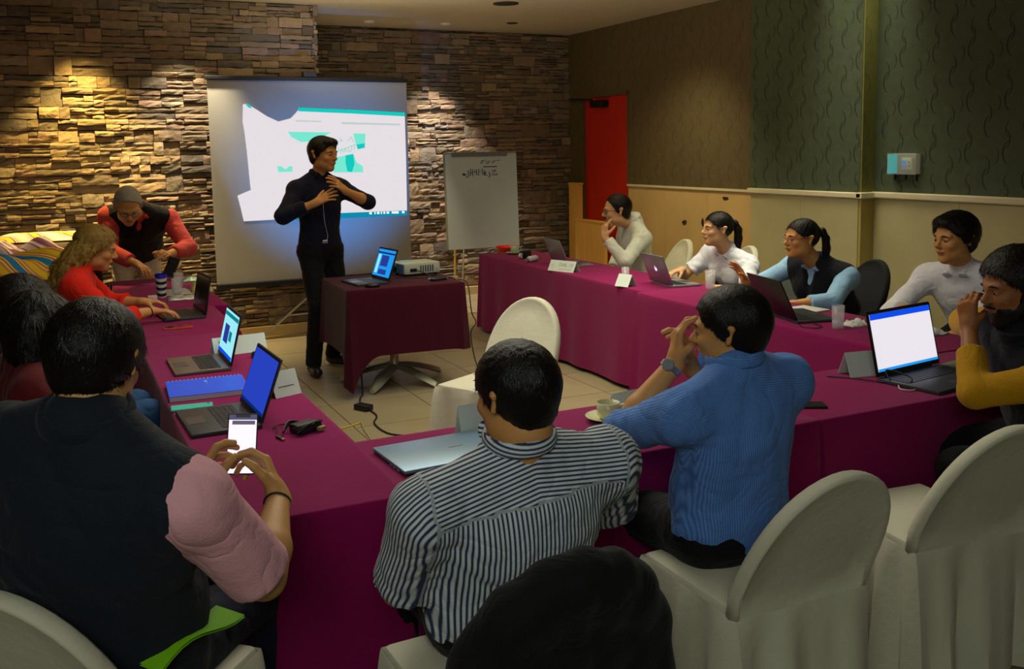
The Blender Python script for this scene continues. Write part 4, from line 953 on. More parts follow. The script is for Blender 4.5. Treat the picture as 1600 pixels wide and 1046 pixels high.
def field_mesh(prims, h, off=0., noise=None, it=1, pad=.0):
    lo = np.full(3, 1e9); hi = -lo
    for p in prims:
        if p.get('op', '+') != '+': continue
        if p['t'] == 'rc': R_ = max(p['ra'], p['rb']); a, b = np.minimum(p['a'], p['b']) - R_, np.maximum(p['a'], p['b']) + R_
        elif p['t'] == 'el': R_ = max(p['r']); a, b = p['c'] - R_, p['c'] + R_
        else: R_ = p['R'] * 1.2 + p['rr'] * p.get('st', 1); a, b = p['c'] - R_, p['c'] + R_
        lo = np.minimum(lo, a); hi = np.maximum(hi, b)
    f = Field(lo - abs(off) - pad - .01, hi + abs(off) + pad + .01, h)
    for p in prims: f.prim(p, off)
    if noise: f.noise(*noise)
    V, Q = f.mesh()
    if it: V = relax(V, Q, it)
    return V, Q
def rc(a, b, ra, rb, k=.02, **kw): return dict(t='rc', a=np.array(a, float), b=np.array(b, float), ra=ra, rb=rb, k=k, **kw)
def el(c, r, m, k=.02, **kw): return dict(t='el', c=np.array(c, float), r=tuple(r), m=m, k=k, **kw)

# --- hand -------------------------------------------------------------------------------------------------
def hand_prims(w, d, n, left, s=1., curl=(.4, .5, .4), thumb=.5, spread=.06, fist=None):
    d = nrm(d); n = nrm(n - d * (n @ d)); t = np.cross(d, n) * (-1 if left else 1); out = []
    P = lambda f, q, z=0.: w + s * (d * f + t * q + n * z)
    kn = [(.088, .029), (.093, .010), (.088, -.010), (.079, -.028)]
    for (f, q) in kn: out.append(rc(P(.006, q * .55), P(f, q), .0145 * s, .0108 * s, .014 * s))
    out.append(rc(P(-.015, 0), P(.02, 0), .024 * s, .021 * s, .02 * s))
    segs = [(.040, .025, .020), (.044, .028, .021), (.041, .026, .020), (.031, .020, .018)]
    for i, (f, q) in enumerate(kn):
        a = 0; p = P(f, q); sp = (1.5 - i) * spread; rr = (.0095, .0097, .0092, .0082)[i] * s
        c = curl[i] if isinstance(curl[0], (tuple, list)) else curl
        for j, L_ in enumerate(segs[i]):
            a += c[j]; dd = nrm(d * math.cos(a) + n * math.sin(a) + t * sp * math.cos(a)); p2 = p + dd * L_ * s
            out.append(rc(p, p2, rr * (1 - .07 * j), rr * (1 - .07 * (j + 1)), .004 * s)); p = p2
    b0 = P(.02, .020, .006); td = nrm(d * .62 + t * .70 + n * (.25 + .3 * thumb)); b1 = b0 + td * .040 * s
    td2 = nrm(td * 1. + d * .35 + n * .55 * thumb - t * .30 * thumb); b2 = b1 + td2 * .031 * s; td3 = nrm(td2 + n * .5 * thumb - t * .35 * thumb); b3 = b2 + td3 * .025 * s
    out += [rc(b0, b1, .0165 * s, .0125 * s, .014 * s), rc(b1, b2, .0115 * s, .0108 * s, .005 * s), rc(b2, b3, .0105 * s, .0088 * s, .004 * s)]
    return out
def ik(S, W, l1, l2, hint):
    D = W - S; L = np.linalg.norm(D)
    if L > (l1 + l2) * .995: W = S + D / L * (l1 + l2) * .995; D = W - S; L = np.linalg.norm(D)
    u = D / L; a = (l1 ** 2 - l2 ** 2 + L ** 2) / (2 * L); h = math.sqrt(max(0, l1 ** 2 - a ** 2)); hv = nrm(hint - u * (hint @ u))
    return S + u * a + hv * h, W
# --- head -------------------------------------------------------------------------------------------------
def frame(yaw, pitch=0., roll=0.):
    """rows: right, forward, up.  yaw: facing angle from +X, pitch up positive"""
    F = V3(math.cos(yaw) * math.cos(pitch), math.sin(yaw) * math.cos(pitch), math.sin(pitch)); Rr = nrm(np.cross(F, V3(0, 0, 1))); U = np.cross(Rr, F)
    return np.stack([Rr * math.cos(roll) + U * math.sin(roll), F, U * math.cos(roll) - Rr * math.sin(roll)])
def head_prims(c, M_, s=1., jaw=1., nose=1., female=False):
    W = lambda x, y, z: c + s * (x * M_[0] + y * M_[1] + z * M_[2])
    E = lambda x, y, z, r, k, **kw: el(W(x, y, z), [q * s for q in r], M_, k * s, **kw)
    C = lambda a, b, ra, rb, k, **kw: rc(W(*a), W(*b), ra * s, rb * s, k * s, **kw)
    j = jaw; o = [E(0, -.012, .032, (.075, .096, .086), .02), E(0, .026, -.032, (.058 * j, .062, .078), .03), E(0, .064, -.090, (.022 * j, .020, .018), .03)]
    for q in (-1, 1):
        o += [E(q * .040 * j, .012, -.062, (.020, .032, .024), .03), E(q * .037, .060, -.020, (.022, .020, .018), .02), C((q * .012, .084, .020), (q * .042, .070, .024), .010, .009, .016)]
    o += [C((0, .082, .012), (0, .106 * nose, -.020), .0085, .0105, .012), E(0, .094, -.026, (.015, .011, .008), .008)]
    for q in (-1, 1): o += [E(q * .031, .089, .004, (.0155, .012, .0095), .010, op='-')]
    for q in (-1, 1): o += [E(q * .031, .0738, .008, (.0140, .0125, .0085), .004), E(q * .031, .0725, -.007, (.0130, .0110, .0055), .004)]
    o += [E(0, .086, -.048, (.022, .010, .0055), .006), E(0, .085, -.058, (.019, .010, .0060), .006), C((-.018, .096, -.053), (.018, .096, -.053), .0018, .0018, .004, op='-')]
    for q in (-1, 1):
        o += [C((q * .074, -.010, .018), (q * .086, -.022, .020), .012, .010, .008), C((q * .084, -.020, .020), (q * .080, -.010, -.018), .010, .0075, .006), E(q * .092, -.010, .006, (.008, .010, .016), .006, op='-')]
    return o
def hairline(kind):
    #   y (back..front) -> lowest z of hair
    return {'short': ([-.12, -.07, -.035, -.012, .012, .030, .052, .075, .11], [-.094, -.090, -.062, -.018, -.012, .030, .038, .066, .078]),
            'receding': ([-.12, -.07, -.035, -.012, .012, .030, .052, .075, .11], [-.070, -.070, -.045, -.012, -.010, .040, .070, .098, .12]),
            'bald_front': ([-.12, -.07, -.035, -.012, .012, .030, .052, .075, .11], [-.068, -.068, -.04, -.008, .0, .06, .10, .13, .13]),
            'tied': ([-.12, -.07, -.035, -.012, .012, .030, .052, .075, .11], [-.055, -.055, -.02, .020, .024, .034, .046, .070, .084]),
            'long': ([-.12, -.07, -.035, -.012, .012, .030, .052, .075, .11], [-.12, -.12, -.10, -.06, -.02, .022, .044, .070, .084])}[kind]
def hair_mesh(c, M_, s, kind, thick=.012, extra=(), h=.005, seed=0, rough=.0008, beard=False, fringe=0.):
    o = [el(c + s * (-.012 * M_[1] + .032 * M_[2]), [(q + thick) * s for q in (.075, .096, .086)], M_, .01)]
    if kind in ('short', 'receding', 'bald_front'): o += [el(c + s * (-.055 * M_[1] - .028 * M_[2]), [(.055 + thick * .4) * s, .040 * s, .048 * s], M_, .02)]
    if fringe: o += [el(c + s * (.055 * M_[1] + .085 * M_[2]), [.055 * s, (.045 + fringe) * s, (.030 + fringe * .6) * s], M_, .02)]
    lo = np.min([p['c'] - max(p['r']) for p in o], 0); hi = np.max([p['c'] + max(p['r']) for p in o], 0)
    for p in extra: lo = np.minimum(lo, np.minimum(p.get('a', p.get('c')), p.get('b', p.get('c'))) - p.get('ra', max(p.get('r', (0,))))); hi = np.maximum(hi, np.maximum(p.get('a', p.get('c')), p.get('b', p.get('c'))) + p.get('ra', max(p.get('r', (0,)))))
    f = Field(lo - .02, hi + .02, h)
    for p in o: f.prim(p)
    X, Y, Z = np.meshgrid(*f.ax, indexing='ij', sparse=True); q = [X - c[0], Y - c[1], Z - c[2]]
    u = [(q[0] * M_[k][0] + q[1] * M_[k][1] + q[2] * M_[k][2]) / s for k in range(3)]
    ys, zs = hairline(kind); hl = np.interp(u[1], ys, zs); hl = hl - .012 * np.clip(np.abs(u[0]) / .07, 0, 1) ** 3 * (u[1] > .02)
    f.F = np.maximum(f.F, ((hl - u[2]) * .8 * s).astype(np.float32))
    for p in extra: f.prim(p)
    if rough: f.noise(rough, 60, seed)
    return f.mesh()
def tufts(V, Q, c, M_, n, L_, wd, seed, lift=.35, down=.6, wave=0., whorl=True):
    r = np.random.RandomState(seed); k = r.randint(0, len(Q), n); P0 = V[Q[k]].mean(1)
    N = np.cross(V[Q[k, 2]] - V[Q[k, 0]], V[Q[k, 3]] - V[Q[k, 1]]); N /= np.linalg.norm(N, axis=1)[:, None] + 1e-9
    crown = c + .10 * M_[2] - .05 * M_[1]; D = (P0 - crown) * (1 if whorl else 0) - M_[2] * down * .15 + r.randn(n, 3) * .02
    D -= N * (D * N).sum(1)[:, None]; D /= np.linalg.norm(D, axis=1)[:, None] + 1e-9; S = np.cross(N, D)
    out = []; seg = 3; ll = L_ * r.uniform(.6, 1.2, n)
    for j in range(seg + 1):
        t = j / seg; w_ = wd * (1 - t) ** .8 + .0002
        p = P0 + D * (ll * t)[:, None] + N * (lift * ll * t * (1 - .7 * t))[:, None] + S * (wave * np.sin(t * 5 + k % 7))[:, None] - N * .001
        out += [p - S * w_, p + S * w_]
    A = np.stack(out, 1).reshape(-1, 3); b = np.arange(n)[:, None] * (2 * (seg + 1)); Qs = [b + np.array([[2 * j, 2 * j + 1, 2 * j + 3, 2 * j + 2]]) for j in range(seg)]
    return A, np.concatenate(Qs)

M_skin = lambda nm, c: mat(nm, c, .5, var=.10, scale=22, bump=.05, bscale=300, spec=.35)
SK_TAN = M_skin('skin_tan', c8(196, 146, 88)); SK_WARM = M_skin('skin_warm', c8(198, 142, 84)); SK_PALE = M_skin('skin_light', c8(214, 166, 120)); SK_DARK = M_skin('skin_dark', c8(150, 96, 56))
def hair_mat(nm, c, rough=.35): return mat(nm, c, rough, var=.35, scale=60, stretch=(1, 1, .25), bump=.35, bscale=300, spec=.28)
H_BLACK = hair_mat('black_hair', (.006, .005, .004)); H_GREY = hair_mat('grey_hair', c8(150, 144, 134), .6); H_BLOND = hair_mat('brown_blond_hair', c8(140, 108, 44), .42)
def cloth_mat(nm, c, rough=.85, var=.06, wr=.3, **kw):
    if nm in MATS: return MATS[nm]
    m = mat(nm, c, rough, var=var, scale=12, bump=.2, bscale=160, sheen=.05, spec=.3, **kw)
    nt = m.node_tree; L = nt.links.new; N = nt.nodes.new; b = nt.nodes['Principled BSDF']; old = b.inputs['Normal'].links[0].from_socket
    tc = N('ShaderNodeTexCoord'); n = N('ShaderNodeTexNoise'); n.inputs['Scale'].default_value = 5; n.inputs['Detail'].default_value = 2; n.inputs['Distortion'].default_value = 1.4; L(tc.outputs['Object'], n.inputs['Vector'])
    a = N('ShaderNodeMath'); a.operation = 'SUBTRACT'; a.inputs[1].default_value = .5; L(n.outputs[0], a.inputs[0]); c_ = N('ShaderNodeMath'); c_.operation = 'ABSOLUTE'; L(a.outputs[0], c_.inputs[0])
    p = N('ShaderNodeMath'); p.operation = 'POWER'; p.inputs[1].default_value = .6; L(c_.outputs[0], p.inputs[0])
    bp = N('ShaderNodeBump'); bp.inputs['Strength'].default_value = wr; bp.inputs['Distance'].default_value = .035; L(p.outputs[0], bp.inputs['Height']); L(old, bp.inputs['Normal']); L(bp.outputs[0], b.inputs['Normal'])
    return m
def stripe_mat(nm, c1, c2, freq, duty=.5, soft=.06):
    m = cloth_mat(nm, c1); nt = m.node_tree; L = nt.links.new; N = nt.nodes.new; b = nt.nodes['Principled BSDF']
    src = b.inputs['Base Color'].links[0].from_socket
    a = N('ShaderNodeAttribute'); a.attribute_name = 'stripe'; mu = N('ShaderNodeMath'); mu.operation = 'MULTIPLY'; mu.inputs[1].default_value = freq; L(a.outputs['Fac'], mu.inputs[0])
    fr = N('ShaderNodeMath'); fr.operation = 'FRACT'; L(mu.outputs[0], fr.inputs[0]); pp = N('ShaderNodeMath'); pp.operation = 'PINGPONG'; pp.inputs[1].default_value = .5; L(fr.outputs[0], pp.inputs[0])
    mr = N('ShaderNodeMapRange'); mr.inputs[1].default_value = duty * .5 - soft; mr.inputs[2].default_value = duty * .5 + soft; L(pp.outputs[0], mr.inputs[0])
    mx = N('ShaderNodeMix'); mx.data_type = 'RGBA'; L(mr.outputs[0], mx.inputs[0]); L(src, mx.inputs[6]); mx.inputs[7].default_value = (*c2, 1); L(mx.outputs[2], b.inputs['Base Color'])
    return m
M_eyew = mat('eye_white', c8(140, 126, 112), .5, var=0); M_iris = mat('eye_dark', (.012, .008, .006), .1); M_lip = mat('lip', c8(150, 78, 66), .4); M_shoe = mat('black_leather', (.012, .012, .012), .3, bump=.1)

def person(label, hip, neck, head, face, head_yaw=None, head_pitch=0., head_roll=0., sh_yaw=None, s=1., w_=1., belly=0., hunch=0.,
           lw=None, rw=None, lh=(0, 0, -1), rh=(0, 0, -1), ld=None, rd=None, ln=(0, 0, -1), rn=(0, 0, -1), lcurl=(.4, .5, .4), rcurl=(.4, .5, .4), lthumb=.5, rthumb=.5,
           legs='sit', lfoot=None, rfoot=None, skin=None, hair='short', hcol=None, hthick=.014, hextra=None, tuft=(1500, .022, .0012), hs=1., female=False, fringe=0., hseed=1,
           shirt=None, sleeve=(1., 1.), collar=True, fold=.006, vest=None, vneck=True, pants=None, shoes=True, features=True, glasses=None, watch=None, bracelet=None, beard=False, mustache=False, jaw=1.,
           stripes=False, lspread=.06, rspread=.06, up=None, group=None, hlift=.35, hrough=.0008, hwave=0., colup=0., collar_m=None, vest_open=False, shw=1., knee_out=.10, quilt=False, kdir=None, shirt_h=.008, lknee=None, rknee=None, neckr=1., armr=1., shd=0.):
    hip, neck, head = (np.array(v, float) for v in (hip, neck, head)); skin = skin or SK_TAN; hcol = hcol or H_BLACK
    face = R(face); sh = R(sh_yaw) if sh_yaw is not None else face; hy = R(head_yaw) if head_yaw is not None else face
    U = nrm(neck - hip); L_ = np.linalg.norm(neck - hip); ls = L_ / .52
    def tf(yaw): F0 = V3(math.cos(yaw), math.sin(yaw), 0); Rr = nrm(np.cross(F0, U)) if abs(U[2]) > .2 else nrm(np.cross(F0, U)); Rr = nrm(V3(math.sin(yaw), -math.cos(yaw), 0) - U * (V3(math.sin(yaw), -math.cos(yaw), 0) @ U)); return np.stack([Rr, np.cross(U, Rr), U])
    Ml, Mu = tf(face), tf(sh); Mm = tf((face + sh) / 2)
    B = lambda M_, x, y, u: hip + M_[0] * x + M_[1] * (y - hunch * math.sin(math.pi * min(1, max(0, u)))) + U * u * L_
    Mh = frame(hy, R(head_pitch), R(head_roll)); base = V3(hip[0], hip[1], 0)
    sj = {q: B(Mu, q * .178 * w_ * shw * s, .0, .845) - U * shd * (1 if q > 0 else 0) for q in (-1, 1)}      # -1 left, +1 right
    torso = [el(B(Ml, 0, -.005, .02), (.165 * w_ * s, .118 * s + belly * .4, .125 * ls), Ml, .05), el(B(Mm, 0, belly * .55, .26), (.148 * w_ * s + belly * .35, .108 * s + belly * .75, .15 * ls), Mm, .06),
             el(B(Mu, 0, .004, .60), (.163 * w_ * s, .112 * s + belly * .2, .19 * ls), Mu, .06), rc(sj[-1] - U * .012, sj[1] - U * .012, .064 * s, .064 * s, .06)]
    if female: torso += [el(B(Mu, q * .07 * s, .085 * s, .58), (.062 * s, .055 * s, .06 * s), Mu, .05) for q in (-1, 1)]
    trap = [rc(neck + U * .015, sj[q] + U * .006, .050 * s, .050 * s, .05) for q in (-1, 1)]
    hb = head - Mh[2] * .075 * s - Mh[1] * .022 * s
    neckp = [rc(neck - U * .02, hb, .058 * s * neckr, .054 * s * neckr, .03)]
    l1, l2 = .285 * s, .250 * s; arms = {}
    for q, W_, hint in ((-1, lw, lh), (1, rw, rh)):
        W_ = np.array(W_, float) if W_ is not None else sj[q] + V3(0, 0, -.5) + Ml[1] * .1
        arms[q] = (*ik(sj[q], W_, l1, l2, np.array(hint, float)),)
    # legs
    legp = []; shoep = []; pantp = []
    F0 = V3(math.cos(face), math.sin(face), 0); R0 = V3(math.sin(face), -math.cos(face), 0)
    if kdir is not None: kd = V3(math.cos(R(kdir)), math.sin(R(kdir)), 0)
    else: kd = F0
    for q, ft, kn in ((-1, lfoot, lknee), (1, rfoot, rknee)):
        hj = hip + Ml[0] * q * .088 * s - V3(0, 0, .02)
        if legs == 'sit':
            K = np.array(kn, float) if kn is not None else hip + kd * .42 * s + R0 * q * knee_out + V3(0, 0, -hip[2] + .50)
            A = np.array(ft, float) if ft is not None else V3(K[0], K[1], .085) + kd * .02
        else:
            A = np.array(ft, float); K, A = ik(hj, A, .44 * s, .43 * s, F0)
        fdv = nrm(V3(*(A - K)[:2], 0) * .0 + kd + R0 * q * .25)
        legp += [rc(hj, K, .078 * s, .052 * s, .04), rc(K, A, .052 * s, .038 * s, .02), rc(A, A + fdv * .12 - V3(0, 0, .05), .036 * s, .026 * s, .02)]
        pantp += [rc(hj, K, .090 * s * (w_ * .5 + .5), .066 * s, .05), rc(K, A, .066 * s, .058 * s, .02, cap=[(A - V3(0, 0, .02), nrm(A - K))])]
        az = .085
        shoep.append([rc(V3(A[0], A[1], .050) - fdv * .03, V3(A[0], A[1], .047) + fdv * .15, .042, .036, .02, cap=[(V3(0, 0, .006), V3(0, 0, -1))]), rc(V3(A[0], A[1], .055), V3(A[0], A[1], .10), .044, .042, .02)])
    # --- skin: one continuous mesh
    armc = []
    for q in (-1, 1):
        E_, W_ = arms[q]; ar = armr
        armc += [rc(sj[q], E_, .050 * s * ar, .039 * s * ar, .03), rc(E_, E_ + (W_ - E_) * .35, .040 * s * ar, .040 * s * ar, .015), rc(E_ + (W_ - E_) * .35, W_, .040 * s * ar, .0245 * s, .015)]
    coarse = [dict(p) for p in torso + trap] + [dict(p) for p in neckp] + legp + armc
    parts = [field_mesh(coarse, .012, -.009)]
    hp = head_prims(head, Mh, s * hs, jaw); fine = hp + [dict(neckp[0])] + [dict(p) for p in trap]
    lo = np.minimum(head - .17, neck - .12); hi = np.maximum(head + .17, neck + .12); f = Field(lo, hi, .0042 if features else .006)
    for p in fine[:-2]: f.prim(p)
    for p in fine[-2:]: f.prim(dict(p, k=.03), -.012)
    f.F[:, :, 0] = .2; f.F[:, :, -1] = .2; f.F[0] = .2; f.F[-1] = .2; f.F[:, 0] = .2; f.F[:, -1] = .2
    V, Q = f.mesh(); parts.append((relax(V, Q, 1, .4), Q))
    for q, dd, nn, cu_, th, sp_ in ((-1, ld, ln, lcurl, lthumb, lspread), (1, rd, rn, rcurl, rthumb, rspread)):
        E_, W_ = arms[q]; fd = nrm(W_ - E_); dd = fd if dd is None else np.array(dd, float); nn = np.array(nn, float)
        if abs(nrm(nn) @ nrm(dd)) > .95: nn = nn + V3(.3, .3, .3)
        hpz = hand_prims(W_ + fd * .012, dd, nn, q < 0, .98 * s * (.92 if female else 1.), cu_, th, sp_)
        fp = [rc(E_, E_ + (W_ - E_) * .35, .040 * s * armr, .040 * s * armr, .015), rc(E_ + (W_ - E_) * .35, W_ + fd * .01, .040 * s * armr, .0245 * s, .015)] + hpz
        parts.append(field_mesh(fp, .0045))
    body = np_mesh('person', parts, skin, None, base); body.location = base; tag(body, label, 'person', group)
    def child(name, prts, m, attr=None, par=None, **kw):
        o = np_mesh(name, prts, m, par or body, base, attr=attr, **kw); return o
    loc = lambda p: tuple(np.array(p) - base)
    # --- trousers and shoes
    if pants is not None:
        pel = [el(B(Ml, 0, -.005, .0), (.172 * w_ * s, .126 * s + belly * .4, .13 * ls), Ml, .05, cap=[(B(Ml, 0, 0, .20), U)])]
        child('trousers', [field_mesh(pel + pantp, .011, 0., (.0025, 22, 5))], pants)
    if shoes:
        for sp2 in shoep: child('shoe', [field_mesh(sp2, .009)], M_shoe)
    # --- shirt
    if shirt is not None:
        th = .008; hem = [(B(Ml, 0, 0, -.10 if not vest else -.02), -U)]
        sp2 = [dict(p, cap=p.get('cap', []) + hem) if i < 2 else dict(p) for i, p in enumerate(torso)] + [dict(p) for p in trap]
        for q, fr in ((-1, sleeve[0]), (1, sleeve[1])):
            E_, W_ = arms[q]
            if fr <= 1.:   # fraction: up to .5 upper arm, .5-1 forearm
                cut = sj[q] + (E_ - sj[q]) * fr; sp2.append(rc(sj[q], cut + nrm(E_ - sj[q]) * .03, .058 * s * armr, .053 * s * armr, .035, cap=[(cut, nrm(E_ - sj[q]))]))
            else:
                sp2.append(rc(sj[q], E_, .056 * s * armr, .047 * s * armr, .035)); cut = E_ + (W_ - E_) * (fr - 1)
                sp2.append(rc(E_, cut + nrm(W_ - E_) * .02, .048 * s * armr, (.048 - .012 * (fr - 1)) * s * armr, .02, cap=[(cut, nrm(W_ - E_))]))
        if collar: sp2.append(rc(neck + Mu[1] * .095 * s + U * .07, B(Mu, 0, .15 * s, .74), .050, .012, .006, op='-', grow=0))
        V, Q = field_mesh(sp2 , shirt_h, th, (fold * (.15 if vest else .5), 13, hseed * 7 + 3, (1, 1, .6)), 1)
        if collar:
            Cm = np.stack([Mu[0], nrm(Mu[1] - U * .25), nrm(U + Mu[1] * .25)]); cc = neck + U * (.040 + colup) + Mu[1] * .010
            V2, Q2 = field_mesh([dict(t='tor', c=cc, m=Cm, R=.0675 * s * neckr, rr=.008, st=2.6, k=.01, ey=1.02), dict(t='rc', a=neck + Mu[1] * .07 + U * .10, b=neck + Mu[1] * .10 - U * .03, ra=.046, rb=.026, k=.006, op='-')] + [el(neck + Mu[1] * .074 * s * neckr + Mu[0] * q * .042 * s + U * (.022 + colup), (.027 * s, .0075, .026 * s), np.stack([nrm(Mu[0] - U * q * .5), Cm[1], nrm(U + Mu[0] * q * .5)]), .006) for q in (-1, 1)], .0055, 0.)
            child('collar', [(V2, Q2)], collar_m or shirt, attr={'stripe': (V2 @ U)} if stripes else None)
        at = None
        if stripes:
            X_ = (V - hip) @ Mu[0]; Z_ = (V - hip) @ U; st = X_.copy(); yoke = Z_ > .90 * L_ - .4 * X_ * X_; Yf = (V - hip) @ Mu[1]; st[yoke] = (.75 * Z_ + .75 * Yf + .15 * np.abs(X_))[yoke]
            for q in (-1, 1):
                E_, W_ = arms[q]; a_ = nrm(E_ - sj[q]); rel = V - sj[q]; out = (rel @ Mu[0]) * q > .012
                sd = nrm(np.cross(a_, Mu[1])); t_ = rel @ a_; st[out] = (rel @ np.cross(a_, sd) * 1. + rel @ sd * .25)[out]
            at = {'stripe': st}
        shirt_o = child('shirt', [(V, Q)], shirt, at)
    # --- vest
    if vest is not None:
        vp = [dict(p) for p in torso]; vp[0] = dict(vp[0], cap=[(B(Ml, 0, 0, -.12), -U)])
        vp[3] = rc(sj[-1] + Mu[0] * .035 - U * .012, sj[1] - Mu[0] * .035 - U * .012, .066 * s, .066 * s, .05)
        vp += [rc(neck + U * .005, sj[q] - Mu[0] * q * .03 + U * .006, .050 * s, .050 * s, .05) for q in (-1, 1)]
        cuts = [rc(sj[q] + Mu[0] * q * .055 - U * .03, sj[q] + Mu[0] * q * .07 - U * .12, .062, .045, .01, op='-', grow=0) for q in (-1, 1)]
        vc = [rc(neck + Mu[1] * .10 * s + U * .05, B(Mu, 0, .20, .52), .062 if not vest_open else .07, .012 if not vest_open else .03, .012, op='-', grow=0)] if vneck else []
        Vv, Qv = field_mesh(vp + cuts + vc, .009, .024, (fold * .35, 12, hseed + 9), 1)
        if quilt:
            ax = (hip[0], hip[1]); rad = Vv[:, :2] - np.array(ax); rad /= np.linalg.norm(rad, axis=1)[:, None] + 1e-6; zq = (Vv[:, 2] + .02 * np.sin(Vv[:, 0] * 9)) % .085
            Vv[:, :2] -= rad * (.006 * np.exp(-((zq - .0425) / .008) ** 2))[:, None] * .5
        child('vest', [(Vv, Qv)], vest)
        if not vneck:
            Cm = np.stack([Mu[0], Mu[1], U]); child('collar', [field_mesh([dict(t='tor', c=neck + U * .035, m=Cm, R=.078 * s, rr=.011, st=2.6, k=.01)], .006, 0.)], vest)
    # --- hair
    ex = hextra(head, Mh, s * hs, neck, U) if hextra else []
    if hair:
        V, Q = hair_mesh(head, Mh, s * hs, hair, hthick, ex, .005, hseed, rough=hrough, fringe=fringe)
        prts = [(V, Q)]
        if tuft: prts.append(tufts(V, Q, head, Mh, tuft[0], tuft[1], tuft[2], hseed, lift=hlift, wave=hwave))
        child('hair', prts, hcol)
    # --- face features
    k = s * hs; W = lambda x, y, z: head + k * (x * Mh[0] + y * Mh[1] + z * Mh[2]); Wl = lambda x, y, z: loc(W(x, y, z))
    if features:
        for q in (-1, 1):
            e = MB().sphere(Wl(q * .031, .0775, .003), .0098 * k, 12).build('eye', M_eyew, body, 'full')
            MB().sphere(Wl(q * .0305, .0822, .003), .0068 * k, 8).build('iris', M_iris, e, 'full')
            MB().tube([Wl(q * .014, .092, .022), Wl(q * .030, .091, .027), Wl(q * .046, .080, .021)], [.0030 * k, .0034 * k, .0016 * k], 6).build('eyebrow', hcol, body, 'full')
        MB().tube([Wl(-.021, .0895, -.053), Wl(-.009, .0985, -.050), Wl(0, .0990, -.051), Wl(.009, .0985, -.050), Wl(.021, .0895, -.053)], [.001 * k, .0028 * k, .003 * k, .0028 * k, .001 * k], 6).build('lips', M_lip, body, 'full')
    if beard or mustache:
        bp = []
        if beard:
            bp += [el(W(0, .028, -.066), (.061 * k * jaw, .060 * k, .050 * k), Mh, .02), el(W(0, .064, -.094), (.030 * k, .022 * k, .026 * k), Mh, .02)]
            bp += [el(W(0, .085, -.053), (.022 * k, .020 * k, .010 * k), Mh, .006, op='-'), el(W(0, .075, -.02), (.060 * k, .05 * k, .026 * k), Mh, .01, op='-')]
            for q in (-1, 1): bp.append(rc(W(q * .067, .01, -.01), W(q * .056, .02, -.06), .010 * k, .014 * k, .02))
        if beard: child('beard', [field_mesh(bp, .005, .001, (.0012, 120, 4), 1)], hcol)
        MB().tube([Wl(-.026, .086, -.047), Wl(-.010, .100, -.040), Wl(.010, .100, -.040), Wl(.026, .086, -.047)], [.003 * k, .0055 * k, .0055 * k, .003 * k], 6).build('mustache', hcol, body, 'full')
    if glasses is not None:
        g = MB()
        for q in (-1, 1):
            ring = [Wl(q * .033 + .021 * math.cos(a), .100 - .012 * abs(math.cos(a)) * (1 if math.cos(a) * q > 0 else .2), .003 + .014 * math.sin(a)) for a in [i * 2 * math.pi / 14 for i in range(15)]]
            g.tube(ring, .0016 * k, 5); g.tube([Wl(q * .054, .088, .008), Wl(q * .080, .02, .012), Wl(q * .083, -.012, .010)], .0016 * k, 5)
        g.tube([Wl(-.012, .101, .006), Wl(.012, .101, .006)], .0016 * k, 5)
        go = g.build('glasses', glasses, body, True)
        for q in (-1, 1): MB().lathe([(0, 0), (.0195 * k, 0)], 14, Matrix.Translation(Wl(q * .033, .0985, .003)) @ Matrix(np.stack([Mh[0], Mh[2], Mh[1]]).T.tolist()).to_4x4()).build('lens', mat('lens_glass', (.8, .85, .9), .05, alpha=.12), go)
    for q, wm, nm in ((-1, watch, 'wrist_watch'), (1, bracelet, 'bracelet')):
        if wm is None: continue
        wm_, side = wm; E_, W_ = arms[side]; ax = nrm(W_ - E_); pc_ = W_ - ax * .012; o1 = nrm(np.cross(ax, V3(.2, .1, 1))); o2 = np.cross(ax, o1)
        rr_ = (.031 if nm == 'wrist_watch' else .029) * s; mb = MB()
        ring = [loc(pc_ + (o1 * math.cos(a) + o2 * math.sin(a)) * rr_) for a in [i * 2 * math.pi / 18 for i in range(19)]]
        if nm == 'wrist_watch':
            for dx in (-.006, 0, .006): mb.tube([tuple(np.array(p) + ax * dx) for p in ring], .0034, 5)
            b_ = mb.build(nm, wm_, body, True); up_ = nrm(V3(-.7, -.5, .3) - ax * (V3(-.7, -.5, .3) @ ax))
            mm = Matrix.Translation(loc(pc_ + up_ * (rr_ + .002))) @ Vector(up_).to_track_quat('Z', 'Y').to_matrix().to_4x4()
            MB().lathe([(0, 0), (.019, 0), (.020, .004), (.017, .009), (0, .009)], 20, mm).build('dial', mat('watch_dial', c8(180, 186, 190), .2, .7), b_, True)
        else: mb.tube(ring, .0035, 6); mb.build(nm, wm_, body, True)
    return body, dict(sj=sj, arms=arms, Mh=Mh, head=head, base=base, Mu=Mu)
# ------------------------------------------------------------------ the people
def K(px, py, y, dz=0., dx=0.):   # a point of the room at depth y on the line of sight through a photo position
    d = fw + cr * ((px - 800) / FPX) - cu * ((py - 400) / FPX); k = y / d.y
    return V3(d.x * k + dx, y, 1.70 + d.z * k + dz)
C_white = cloth_mat('white_shirt', c8(226, 226, 232)); C_white2 = cloth_mat('white_blouse', c8(222, 226, 236)); C_cream = cloth_mat('cream_shirt', c8(212, 216, 200))
C_navy = cloth_mat('navy_fabric', c8(9, 11, 24)); C_dark = cloth_mat('black_trousers', c8(5, 6, 9)); C_dkshirt = cloth_mat('dark_blue_shirt', c8(10, 16, 40))
C_denim = cloth_mat('dark_denim', c8(22, 26, 46)); C_jean = cloth_mat('blue_denim', c8(34, 70, 110)); C_coral = cloth_mat('coral_shirt', c8(184, 66, 62)); C_vblack = cloth_mat('black_vest', c8(14, 13, 18))
